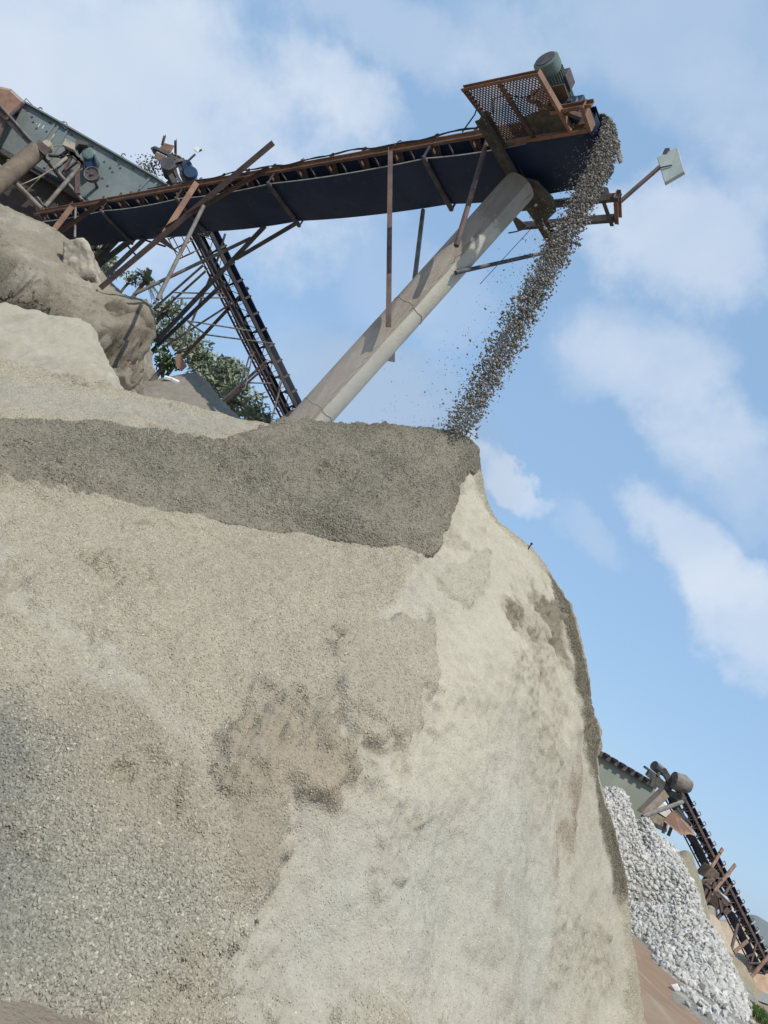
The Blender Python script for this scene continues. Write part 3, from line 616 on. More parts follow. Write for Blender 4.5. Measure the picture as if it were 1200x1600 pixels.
hb += [(-2.2, 16.6, 5.0), (-5, 20, 3.5), (-3.2, 20, 3.4), (-1.4, 19, 3.0), (-6.6, 18, 4.2), (-2.0, 13.6, 2.6), (-4.2, 13.0, 2.6)]
small_heap('grey_sand_heap', hb, (-23, -3), (12.6, 20), (200, 200), ((0.225, 0.20, 0.165), (0.265, 0.235, 0.19)), 161, 'grey brown sand heap right of the dark cut bank', amp=0.8, grit_=0.25)

# ================================================================== the stockpile conveyor overhead
AL, BE = math.radians(43), math.radians(8)
cA = np.array([math.cos(AL) * math.cos(BE), -math.sin(AL) * math.cos(BE), math.sin(BE)])     # along the belt, up to the head
cW = np.array([math.sin(AL), math.cos(AL), 0.0])                                             # across, away from the photographer
cN = np.cross(cA, cW); cN = cN if cN[2] > 0 else -cN
cB = np.array([-2.78, 12.0, 9.97])
def K(s, w_, h): return cB + cA * s + cW * w_ + cN * h
def on_side(px, py, w_):             # the point of a sight line that lies in the plane w = const
    d = ray(px, py); t_ = (w_ - (EYE - cB) @ cW) / (d @ cW); return EYE + d * t_
def on_under(px, py, h):
    d = ray(px, py); t_ = (h - (EYE - cB) @ cN) / (d @ cN); return EYE + d * t_
S0, S1 = -14.6, 2.95                  # tail and head
conv = thing('stockpile_conveyor', (0.0, 12.0, 0.0), 'long rusty belt conveyor overhead, throwing grey stone off its head onto the pile', 'conveyor')
def stringer(w_, h, flip):
    def f(m): m.channel(K(S0 - .3, w_, h), K(1.75, w_, h), 0.06, 0.15, 0.012, cN, flip)
    return f
part('stringer', M_RUST, conv, stringer(-0.02, 0.30, -1)); part('stringer', M_RUSTD, conv, stringer(1.12, 0.30, 1))
RET = [-14.93, -10.78, -7.4, -4.13, -0.02, 2.3]
def ret_h(s):
    for a, b in zip(RET, RET[1:]):
        if a <= s <= b:
            k = (s - a) / (b - a); return -0.03 - 0.07 * 4 * k * (1 - k)
    return 0.0
def return_belt(m):
    ss = np.linspace(S0, 2.75, 120); vs = []
    for s in ss:
        h = ret_h(s) if s < 2.3 else -0.03 - 0.0 * s
        for w_, dh in ((0.05, 0.0), (0.3, -0.012), (0.55, -0.02), (0.8, -0.012), (1.06, 0.0)): vs.append(K(s, w_, h + dh))
        for w_, dh in ((1.06, 0.016), (0.55, -0.004), (0.05, 0.016)): vs.append(K(s, w_, h + dh))
    n = 8; fs = [(i * n + k, i * n + (k + 1) % n, (i + 1) * n + (k + 1) % n, (i + 1) * n + k) for i in range(len(ss) - 1) for k in range(n)]
    m.add(vs, fs)
part('return_belt', M_BELT, conv, return_belt, True)
def belt_edge(m):                     # the frayed dusty edge of the return belt that catches the light
    ss = np.linspace(S0, 2.0, 90)
    for a, b in zip(ss, ss[1:]): m.bar(K(a, 0.043, ret_h(a) + .008), K(b, 0.043, ret_h(b) + .008), 0.010, 0.024, cN)
part('belt_edge', M_EDGE, conv, belt_edge)
TR = [(0.05, 0.50), (0.20, 0.42), (0.37, 0.34), (0.55, 0.33), (0.73, 0.34), (0.90, 0.42), (1.05, 0.50)]
def carrying_belt(m):
    ss = list(np.linspace(S0, 1.6, 40)) + list(np.linspace(1.8, 2.95, 8)); vs = []
    for s in ss:
        k = float(np.clip((s - 1.6) / 1.2, 0, 1))
        for w_, h in TR: vs.append(K(s, w_, h * (1 - k) + 0.56 * k))
        for w_, h in TR[::-1]: vs.append(K(s, w_, h * (1 - k) + 0.56 * k + 0.018))
    n = 14; m.add(vs, [(i * n + k, i * n + (k + 1) % n, (i + 1) * n + (k + 1) % n, (i + 1) * n + k) for i in range(len(ss) - 1) for k in range(n)])
part('carrying_belt', M_BELT, conv, carrying_belt, True)
# return rollers crossing below the belt, with hanger brackets
def roller(s):
    def f(m):
        m.tube(K(s, -0.02, -0.09), K(s, 1.14, -0.09), 0.048, 12)
    return f
for s in RET[1:5]:
    r_ = part('return_roller', M_STEEL, conv, roller(s), True)
    for w_ in (-0.03, 1.14):
        part('hanger', M_STEEL, r_, lambda m: (m.bar(K(s, w_, -0.13), K(s, w_, 0.24), 0.012, 0.05, cA), m.tube(K(s, w_ - 0.03, -0.09), K(s, w_ + 0.03, -0.09), 0.02, 8)))
# trough idlers: one built, the others copied along the frame
def idler_frame(m, s=0.0):
    m.angle(K(s, 0.0, 0.235), K(s, 1.10, 0.235), 0.05, 0.05, 0.008, cN)
    for w_, h in ((-0.0, 0.50), (1.10, 0.50)): m.bar(K(s, w_, 0.22), K(s, w_, h - 0.02), 0.012, 0.06, cA)
def wing(a, b):
    return lambda m: m.tube(K(0.0, *a), K(0.0, *b), 0.055, 12)
def end_loop(m):
    m.path([K(0, -0.02, 0.37), K(0.0, -0.03, 0.47), K(0.05, -0.03, 0.50), K(0.10, -0.03, 0.46), K(0.10, -0.02, 0.37)], 0.011, 6)
idl = part('trough_idler', M_ROLL, conv, idler_frame)
part('wing_roller', M_ROLL, idl, wing((0.03, 0.43), (0.36, 0.285)), True); part('centre_roller', M_ROLL, idl, wing((0.39, 0.275), (0.71, 0.275)), True); part('wing_roller', M_ROLL, idl, wing((0.74, 0.285), (1.07, 0.43)), True)
part('end_bracket', M_RUSTD, idl, end_loop)
idl.location = V3(cA * -0.05); SP = 0.86
for k in range(-17, 2):
    if k: dup(idl, cA * (k * SP))
# light flat ties between the idlers
def tie(m): m.bar(K(-0.5, 0.02, 0.215), K(-0.5, 0.36, 0.19), 0.008, 0.03, cA)
t0 = part('tie_strap', M_EDGE, conv, tie)
for k in range(-16, 3):
    if k: dup(t0, cA * (k * SP))
# head: drum, belt wrapped round it, stub frames
def drum_belt(m):
    n = 18; vs = []
    for i in range(n + 1):
        a_ = -math.pi / 2 + math.pi * i / n
        for w_ in (0.04, 0.3, 0.55, 0.8, 1.06):
            cr_ = 0.018 * (1 - ((w_ - .55) / .51) ** 2)
            vs.append(K(2.75 + (0.296 + cr_) * math.cos(a_), w_, 0.27 + (0.30 + cr_) * math.sin(a_)))
    m.add(vs, [(i * 5 + k, i * 5 + k + 1, (i + 1) * 5 + k + 1, (i + 1) * 5 + k) for i in range(n) for k in range(4)])
part('head_belt', M_BELT, conv, drum_belt, True)
def drum(m): m.lathe(K(2.75, 0.08, 0.27), cW, [(0, 0.05), (0, 0.27), (0.94, 0.27), (0.94, 0.05)], 28); m.tube(K(2.75, -0.34, 0.27), K(2.75, 1.5, 0.27), 0.04, 12)
part('head_drum', M_STEEL, conv, drum, True)
# near side: bearing frame of rusty channel round the drum end
def near_frame(m):
    m.channel(K(1.60, 0.0, 0.02), K(3.06, 0.0, 0.02), 0.06, 0.17, 0.014, cN, -1)
    m.channel(K(2.55, -0.36, 0.05), K(3.22, -0.36, 0.05), 0.06, 0.12, 0.012, cN, -1)
    m.channel(K(3.09, -0.40, 0.03), K(3.09, 0.03, 0.03), 0.06, 0.17, 0.014, cN, 1)
part('bearing_frame', M_RUST, conv, near_frame)
def far_frame(m):
    m.channel(K(1.10, 1.30, -0.02), K(3.20, 1.30, -0.02), 0.06, 0.15, 0.012, cN, 1)
    m.channel(K(1.22, 1.72, -0.02), K(3.05, 1.72, -0.02), 0.06, 0.15, 0.012, cN, 1)
    m.plate([K(1.15, 1.30, -0.1), K(1.15, 1.74, -0.1), K(1.45, 1.74, -0.1)], cN, 0.012)
    m.bar(K(2.95, 1.30, -0.11), K(2.95, 1.80, -0.11), 0.06, 0.02, cN)
part('far_bearing_frame', M_STEEL, conv, far_frame)
def far_end(m): m.channel(K(3.16, 1.24, 0.0), K(3.02, 1.80, 0.0), 0.07, 0.17, 0.014, cN, -1)
part('end_channel', M_RUST, conv, far_end)
for w_ in (-0.18, 1.46):
    part('bearing', M_STEEL, conv, lambda m: (m.box(K(2.75, w_, 0.16), cA, cW, cN, 0.34, 0.12, 0.06), m.lathe(K(2.75, w_ - 0.06, 0.27), cW, [(0, .06), (0, .11), (.12, .11), (.12, .06)], 14)))
# walkway of expanded mesh hanging out on the near side, seen from below
walk = part('walkway', M_RUST, conv, lambda m: (m.channel(K(1.28, -1.04, 0), K(2.62, -1.02, 0), 0.05, 0.09, 0.01, cN, -1), m.channel(K(2.60, -1.04, 0), K(2.78, -0.03, 0), 0.05, 0.10, 0.01, cN, 1)))
part('edge_angle', M_RUSTD, walk, lambda m: (m.angle(K(1.30, -1.04, 0), K(1.58, 0.0, 0), 0.05, 0.07, 0.01, cN), m.bar(K(1.92, -1.04, 0.0), K(2.12, 0.02, 0.0), 0.07, 0.035, cN)))
def walk_pt(u, v): return K(1.30 + 1.30 * u + 0.24 * v, -1.03 + 1.0 * v, 0.025)
def mesh_floor(m):
    nu, nv, = 24, 14
    for i in range(nu):
        for j in range(nv):
            u, v = i / nu, j / nv; du, dv = 1 / nu, 1 / nv
            if u + du > 0.98: continue
            if v > 0.62 and u > 0.42: continue
            a_, b_, c_, d_ = walk_pt(u, v + dv / 2), walk_pt(u + du / 2, v), walk_pt(u + du, v + dv / 2), walk_pt(u + du / 2, v + dv)
            for p_, q_ in ((a_, b_), (b_, c_), (c_, d_), (d_, a_)): m.bar(p_, q_, 0.015, 0.014, cN)
part('mesh_floor', M_RUSTD, walk, mesh_floor)
part('floor_plate', M_CRUST, walk, lambda m: m.plate([walk_pt(0.44, 0.66), walk_pt(0.97, 0.60), walk_pt(0.99, 1.0), walk_pt(0.44, 1.0)], cN, 0.014))
part('loose_wire', M_CABLE, walk, lambda m: m.path([walk_pt(0.12, 0.52), walk_pt(0.25, 0.28), walk_pt(0.45, 0.25), walk_pt(0.62, 0.35), walk_pt(0.78, 0.34), walk_pt(0.9, 0.25)], 0.009, 6))
# drive motor on its bracket
def mprof(): return [(0, .10), (0.0, .165), (.02, .195), (.16, .20), (.165, .178), (.20, .178)] + [(.20 + .0001, .172)] + [(.74, .172), (.745, .19), (.80, .19), (.80, .12), (.86, .12), (.86, .06), (1.0, .06)]
mo0 = on_side(852, 92, -0.85); mo_h = float((mo0 - cB) @ cN); mo_s = float((mo0 - cB) @ cA)
motor = part('motor', M_MOTOR, conv, lambda m: m.lathe(K(mo_s, -0.85, mo_h), cW + cA * 0.05 - cN * 0.05, mprof(), 30), True)
def fins(m):
    ax = V3(cW + cA * 0.05 - cN * 0.05).normalized(); o = V3(K(mo_s, -0.85, mo_h))
    e1 = ax.cross(Vector((.2, .3, 1))).normalized(); e2 = ax.cross(e1)
    for i in range(30):
        a_ = 2 * math.pi * i / 30; rd = e1 * math.cos(a_) + e2 * math.sin(a_)
        m.box(o + ax * 0.46 + rd * 0.182, ax, ax.cross(rd), rd, 0.50, 0.008, 0.035)
part('cooling_fin', M_MOTOR, motor, fins)
part('fan_grille', M_STEEL, motor, lambda m: m.lathe(K(mo_s - .001, -0.862, mo_h), cW + cA * 0.05 - cN * 0.05, [(0, .05), (0, .155), (.012, .155), (.012, .05)], 30))
part('terminal_box', M_STEEL, motor, lambda m: m.box(K(mo_s + 0.19, -0.42, mo_h + 0.05), cA, cW, cN, 0.12, 0.26, 0.2), bevel=0.012)
def mbr(m):
    m.plate([K(mo_s - .26, -0.55, mo_h - .24), K(mo_s + .30, -0.55, mo_h - .24), K(mo_s + .30, 0.12, mo_h - .24), K(mo_s - .26, 0.12, mo_h - .24)], cN, 0.02)
    m.angle(K(2.36, -0.72, 0.05), K(mo_s - .1, -0.3, mo_h - .25), 0.06, 0.06, 0.01, cW); m.angle(K(2.62, -0.55, 0.05), K(mo_s + .25, 0.05, mo_h - .25), 0.06, 0.06, 0.01, cW)
    m.angle(K(2.25, -0.65, 0.04), K(2.98, -0.16, 0.06), 0.06, 0.08, 0.012, cN)
part('motor_bracket', M_RUSTD, conv, mbr)
part('gearbox', M_BLUE, conv, lambda m: (m.box(K(2.72, -0.14, 0.30), cA, cW, cN, 0.34, 0.22, 0.36), m.lathe(K(2.72, -0.30, 0.30), cW, [(0, .05), (0, .13), (.08, .15), (.1, .15)], 18)), bevel=0.02)
# cross beam on top of the column, caked with dust
def cross(m):
    m.ibeam(K(1.50, -0.62, -0.14), K(1.73, 1.02, -0.20), 0.17, 0.20, 0.02, cN); m.ibeam(K(1.73, 1.02, -0.20), K(1.82, 2.34, -0.16), 0.15, 0.17, 0.02, cN)
part('cross_beam', M_CRUST, conv, cross)
def saddle(m):
    P_ = [K(1.86, 0.46, -0.32), K(2.08, 0.58, -0.30), K(2.24, 0.95, -0.30), K(2.20, 1.22, -0.30), K(1.98, 1.38, -0.30), K(1.74, 1.40, -0.32), K(1.66, 0.9, -0.34)]
    m.plate(P_, cN, 0.05)
part('saddle_plate', M_CRUST, conv, saddle, bevel=0.015)
# the slanting column: a big pipe half covered with pale dust
def dusty_pipe():
    m, n, b = new_mat('dusty_column')
    uv = n.add('ShaderNodeAttribute', attribute_name='round').outputs['Fac']; ln = n.add('ShaderNodeAttribute', attribute_name='length').outputs['Fac']
    tc = n.add('ShaderNodeTexCoord').outputs['Object']
    st = n.add('ShaderNodeMapping', {'Vector': tc, 'Scale': (5, 5, 1.3)}).outputs[0]
    j = n.math('SUBTRACT', n.noise(st, 2.2, 8, 0.7), 0.5); j2 = n.math('SUBTRACT', n.noise(tc, 14, 5, 0.7), 0.5)
    e = n.math('ADD', uv, n.math('ADD', n.math('MULTIPLY', j, 0.16), n.math('MULTIPLY', j2, 0.05)))
    k = n.ramp(e, -0.03, 0.03)
    bare = n.mix(n.ramp(n.noise(st, 1.6, 7, 0.65), 0.4, 0.62), (0.29, 0.245, 0.205), (0.35, 0.305, 0.26))
    bare = n.mix(n.ramp(n.noise(tc, 22, 4), 0.6, 0.7), bare, (0.36, 0.325, 0.28))
    d = n.mix(n.ramp(n.noise(tc, 3, 6), 0.3, 0.7), (0.48, 0.45, 0.375), (0.55, 0.525, 0.445))
    low = n.ramp(n.math('ADD', ln, n.math('MULTIPLY', j, 0.12)), 0.63, 0.69)       # the foot is dusted all round
    d = n.mix(n.math('MULTIPLY', n.ramp(n.noise(st, 1.1, 5), 0.55, 0.66), n.ramp(ln, 0.2, 0.02)), d, (0.12, 0.115, 0.10))
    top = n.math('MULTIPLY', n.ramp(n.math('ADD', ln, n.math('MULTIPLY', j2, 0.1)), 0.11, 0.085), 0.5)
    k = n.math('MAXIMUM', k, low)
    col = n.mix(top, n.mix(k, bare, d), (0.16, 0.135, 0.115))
    n.l.new(col, b.inputs['Base Color']); b.inputs['Roughness'].default_value = 0.85; b.inputs['Specular IOR Level'].default_value = 0.25
    bump(n, b, n.math('ADD', n.math('MULTIPLY', k, 0.8), n.noise(tc, 30, 4)), 0.35, 0.02)
    return m
PT = on_under(812, 292, -0.30); PB = on_side(470, 672, 0.40); axp = (PB - PT) / np.linalg.norm(PB - PT); PB2 = PB + axp * 3.9
def column():
    R, nn, mm = 0.285, 48, 70; p0, p1, x, y, z = MB().frame(PT, PB2, tuple(EYE - PT)); L_ = (p1 - p0).length
    base = world_loc(conv); vs, fs, ro, le = [], [], [], []
    for i in range(mm + 1):
        for k in range(nn):
            a_ = 2 * math.pi * k / nn; q = p0 + x * (L_ * i / mm) + (y * math.cos(a_) + z * math.sin(a_)) * R
            vs.append(tuple(q - base)); ro.append(math.cos(a_ + 0.18)); le.append(i / mm)
    for i in range(mm):
        for k in range(nn): fs.append((i * nn + k, i * nn + (k + 1) % nn, (i + 1) * nn + (k + 1) % nn, (i + 1) * nn + k))
    fs += [tuple(range(nn))[::-1], tuple(range(mm * nn, mm * nn + nn))]
    me = bpy.data.meshes.new('column'); me.from_pydata(vs, [], fs); me.polygons.foreach_set('use_smooth', [True] * len(fs)); me.set_sharp_from_angle(angle=0.7)
    for nm, vals in (('round', ro), ('length', le)): a_ = me.attributes.new(nm, 'FLOAT', 'POINT'); a_.data.foreach_set('value', vals)
    me.materials.append(dusty_pipe()); o = bpy.data.objects.new('column', me); COL.objects.link(o); o.parent = conv; return o, x, y, z, R
col_o, px_, py_, pz_, pR = column(); LP = float(np.linalg.norm(PB2 - PT))
def on_pipe(l, a_, r=0.0): return V3(PT) + px_ * l + (py_ * math.cos(a_) + pz_ * math.sin(a_)) * (pR + r)
for l in (2.9, 5.1):
    part('weld_seam', M_CONC, col_o, lambda m: m.path([on_pipe(l + 0.02 * math.sin(k * 1.7), 2 * math.pi * k / 24, 0.002) for k in range(25)], 0.006, 5))
def drips(m):          # ragged stitch weld along the pipe
    m.path([on_pipe(1.2 + k * 0.075, 1.55 + random.uniform(-.05, .05), 0.002) for k in range(64)], 0.012, 5)
part('stitch_weld', M_CONC, col_o, drips)
part('lifting_lug', M_RUSTD, col_o, lambda m: m.plate([on_pipe(3.55, 0.05, -.01), on_pipe(3.75, 0.05, -.01), on_pipe(3.68, 0.05, .10)], pz_, 0.03))
part('hatch_patch', M_CONC, col_o, lambda m: m.plate([on_pipe(5.35, 1.02, .01), on_pipe(5.35, 0.78, .01), on_pipe(5.68, 0.78, .01), on_pipe(5.68, 1.02, .01)], on_pipe(5.5, 0.9, 1) - on_pipe(5.5, 0.9, 0), 0.02))
# struts between frame, column and bank: (pixel top, pixel foot, where each end lies, section, material)
def strut(a, b, kind, wd, mt, up=None):
    def f(m):
        u = up if up is not None else tuple(EYE - np.array(a))
        if kind == 'pipe': m.tube(a, b, wd / 2, 10)
        elif kind == 'channel': m.channel(a, b, wd, wd * 0.5, 0.012, u, 1)
        elif kind == 'angle': m.angle(a, b, wd, wd, 0.012, u)
        else: m.ibeam(a, b, wd * .6, wd, 0.014, u)
    return part('strut', mt, conv, f, kind == 'pipe')
strut(on_side(610, 233, -0.09), V3(on_side(607, 508, 0.10)), 'angle', 0.085, M_RUSTD)
strut(on_side(763, 214, -0.10), on_side(713, 384, 0.02), 'pipe', 0.085, M_RUSTD)
strut(on_side(661, 329, 1.16), on_side(646, 452, 0.72), 'pipe', 0.085, M_PIPEGAL)
strut(on_side(646, 452, 0.72), on_side(640, 462, 0.66), 'angle', 0.11, M_RUSTD)
strut(on_side(712, 426, 0.50), on_under(868, 391, -0.28), 'pipe', 0.07, M_STEEL)
strut(on_side(427, 223, -0.16), on_side(157, 450, -0.16), 'channel', 0.12, M_RUSTD)
strut(on_side(307, 286, -0.11), on_side(256, 366, -0.13), 'channel', 0.125, M_RUST)
strut(on_side(420, 262, -0.13), on_side(250, 362, -0.15), 'angle', 0.10, M_RUSTD)
strut(on_side(318, 322, -0.22), on_side(246, 468, -0.25), 'pipe', 0.085, M_PIPEGAL)
strut(on_side(112, 323, -0.10), on_side(79, 366, -0.10), 'channel', 0.14, M_RUST); strut(on_side(166, 312, -0.10), on_side(86, 368, -0.12), 'angle', 0.11, M_RUSTD)
strut(on_side(118, 325, -0.06), on_side(117, 371, -0.06), 'pipe', 0.06, M_PIPEGAL); strut(on_side(62, 332, -0.05), on_side(84, 366, 0.4), 'angle', 0.12, M_RUSTD)
strut(on_side(466, 347, 1.16), on_side(369, 404, 1.3), 'pipe', 0.095, M_STEEL); strut(on_side(414, 353, 1.16), on_side(243, 534, 1.6), 'channel', 0.11, M_STEEL)
strut(on_side(392, 372, 1.22), on_side(209, 460, 0.3), 'pipe', 0.08, M_PIPEGAL); strut(on_side(351, 441, 1.5), on_side(238, 548, 2.0), 'pipe', 0.10, M_STEEL)
strut(on_side(231, 368, 1.1), on_side(156, 440, 0.8), 'beam', 0.2, M_RUSTD); strut(on_side(214, 368, 1.1), on_side(139, 425, 1.3), 'channel', 0.16, M_STEEL)
strut(on_side(186, 371, 1.12), on_side(137, 424, 1.8), 'channel', 0.16, M_STEEL); strut(on_side(173, 373, 1.12), on_side(140, 412, 2.0), 'pipe', 0.1, M_STEEL); strut(on_side(157, 374, 1.12), on_side(140, 398, 2.0), 'pipe', 0.09, M_STEEL)
strut(on_side(189, 372, 1.2), on_side(215, 402, 1.2), 'pipe', 0.05, M_STEEL); strut(on_side(204, 368, 1.2), on_side(258, 385, 1.2), 'pipe', 0.05, M_STEEL); strut(on_side(136, 391, 1.9), on_side(166, 389, 1.3), 'angle', 0.06, M_STEEL)
part('wedge_plate', M_RUSTD, conv, lambda m: m.plate([on_side(241, 372, 0.9), on_side(252, 366, 0.9), on_side(279, 395, 0.9)], cW, 0.10))
# floodlight on an arm at the far side of the head
a0, a1 = on_side(960, 323, 1.74), on_side(1033, 259, 1.86)
def lamp(m):
    c = [on_side(1027, 248, 1.86), on_side(1059, 230, 1.86), on_side(1070, 270, 1.86), on_side(1039, 288, 1.86)]
    n_ = np.cross(c[1] - c[0], c[2] - c[0]); n_ /= np.linalg.norm(n_)
    c[1] = c[1] + n_ * 0.03; m.plate(c, n_, 0.07)
fl = part('floodlight', M_WHITE, conv, lamp, bevel=0.01)
part('floodlight_arm', M_RUSTD, fl, lambda m: m.angle(a0, a1, 0.055, 0.055, 0.01, cN))
part('lamp_yoke', M_STEEL, fl, lambda m: (m.tube(on_side(1031, 262, 1.80), on_side(1050, 258, 1.82), 0.012, 6), m.box(on_side(1041, 238, 1.86), cA, cW, cN, 0.08, 0.06, 0.14)))
part('lamp_wire', M_CABLE, fl, lambda m: (m.path([on_side(984, 305, 1.8), on_side(988, 294, 1.82), on_side(1000, 285, 1.84), on_side(1022, 272, 1.84)], 0.006, 5)))
# cables along the top of the frame and hanging wires
def cab(m):
    pts_ = [K(s, -0.06, 0.40 + 0.035 * math.sin(s * 2.1) + 0.02 * math.sin(s * 5.3)) for s in np.linspace(-9, 1.0, 60)]
    m.path(pts_, 0.014, 6); m.path([p_ + cN * 0.03 * math.sin(i * .9) for i, p_ in enumerate(pts_[20:])], 0.009, 5); m.path([K(0.6, -.06, .38), K(0.95, -.3, .42), K(1.25, -0.6, .30)], 0.012, 6)
part('cable', M_CABLE, conv, cab)
part('stay_wire', M_CABLE, conv, lambda m: m.tube(on_side(831, 356, 1.7), on_side(750, 444, 1.9), 0.006, 5))
part('hanging_cable', M_CABLE, conv, lambda m: m.path([on_side(795, 364, 0.9), on_side(806, 362, 1.2), on_side(818, 358, 1.4), on_side(826, 352, 1.66)], 0.012, 6))

# ------------------------------------------------------------------ the stream of stone
HD = K(2.92, 0.55, 0.58); land = at(704, 694, 8.75); land[2] = float(pile.z(land[0], land[1])) - 0.1
T_F = math.sqrt(2 * (HD[2] - land[2] + 0.02) / 9.81); VH = (land - HD) / T_F; VH[2] = 0.0
def fall(tau, o): return HD + VH * tau + np.array([0, 0, -4.905 * tau * tau]) + o
def stream_pts(n, spread):
    tau = rng.uniform(0, 1, n) ** 0.68 * T_F * 1.02
    k = tau / T_F
    a_, b_, c_ = rng.normal(size=(3, n))
    a_, b_, c_ = [np.clip(q, -1.6, 1.6) for q in (a_, b_, c_)]
    lat = a_ * (0.17 - 0.015 * k) * spread; alg = b_ * (0.035 + 0.095 * k) * spread; up_ = c_ * (0.03 + 0.2 * k) * spread
    P_ = np.stack([fall(t_, 0) for t_ in tau]) + cW[None] * lat[:, None] + cA[None] * alg[:, None] * np.array([1, 1, 0]) + np.array([0, 0, 1])[None] * up_[:, None]
    return P_, k
P1, k1 = stream_pts(16000, 0.8)
sz = np.exp(rng.normal(-4.12, 0.34, len(P1))) * (1.0 - 0.15 * k1)
lead = np.stack([K(2.80 + 0.42 * math.cos(a_), w_, 0.25 + 0.37 * math.sin(a_)) for a_, w_ in zip(rng.uniform(0.0, 1.5, 2200), rng.uniform(0.2, 0.9, 2200))])
bed = np.stack([K(s_, 0.55 + w_, 0.60 - 0.35 * w_ * w_) for s_, w_ in zip(rng.uniform(1.4, 2.85, 700), rng.normal(0, 0.2, 700).clip(-.4, .4))])
allp = np.concatenate([P1, lead, bed]); alls = np.concatenate([sz, np.full(2200, 0.022) * rng.uniform(.6, 1.5, 2200), np.full(700, 0.03) * rng.uniform(.6, 1.4, 700)])
tag(stones_mesh('falling_gravel', allp, alls, M_FALL), kind='stuff')
P2, k2 = stream_pts(240, 1.0)
toward = (at(600, 600, 9.5) - at(720, 680, 9.5)); toward /= np.linalg.norm(toward)
for i, (q, kk) in enumerate(zip(P2, k2)):
    q = q + toward * abs(rng.normal()) * (0.02 + 0.27 * kk ** 1.3)
    o = one_stone('falling_stone', q, float(rng.uniform(0.010, 0.026)), M_FALL, i)
    tag(o, 'grey stone in mid air at the loose edge of the falling stream', 'stone', 'loose stones falling beside the stream')
fines = []
for q, kk in zip(*stream_pts(1800, 1.0)): fines.append(q + toward * abs(rng.normal()) * (0.02 + 0.38 * kk ** 1.3))
tag(stones_mesh('falling_grit', np.array(fines), rng.uniform(0.003, 0.010, len(fines)), M_FALL), kind='stuff')

# the veil of dust where the stone lands
def veil():
    import bmesh
    bm = bmesh.new(); bmesh.ops.create_icosphere(bm, subdivisions=4, radius=1.0); me = bpy.data.meshes.new('dust_cloud')
    for v in bm.verts: v.co = Vector((v.co.x * 1.9, v.co.y * 1.0, v.co.z * 0.75)) * (1 + 0.12 * math.sin(3 * v.co.x + 2 * v.co.z) * math.cos(2.3 * v.co.y))
    bm.to_mesh(me); bm.free()
    m = bpy.data.materials.new('airborne_dust'); m.use_nodes = True; n = NT(m.node_tree); n.n.clear()
    vol = n.add('ShaderNodeVolumePrincipled', {'Color': (0.80, 0.76, 0.68, 1), 'Density': 0.13}); o_ = n.add('ShaderNodeOutputMaterial'); n.l.new(vol.outputs[0], o_.inputs['Volume'])
    me.materials.append(m); o = bpy.data.objects.new('dust_cloud', me); COL.objects.link(o); o.location = V3(land) + Vector((-0.75, 0.55, 0.30)); tag(o, kind='stuff')
veil()

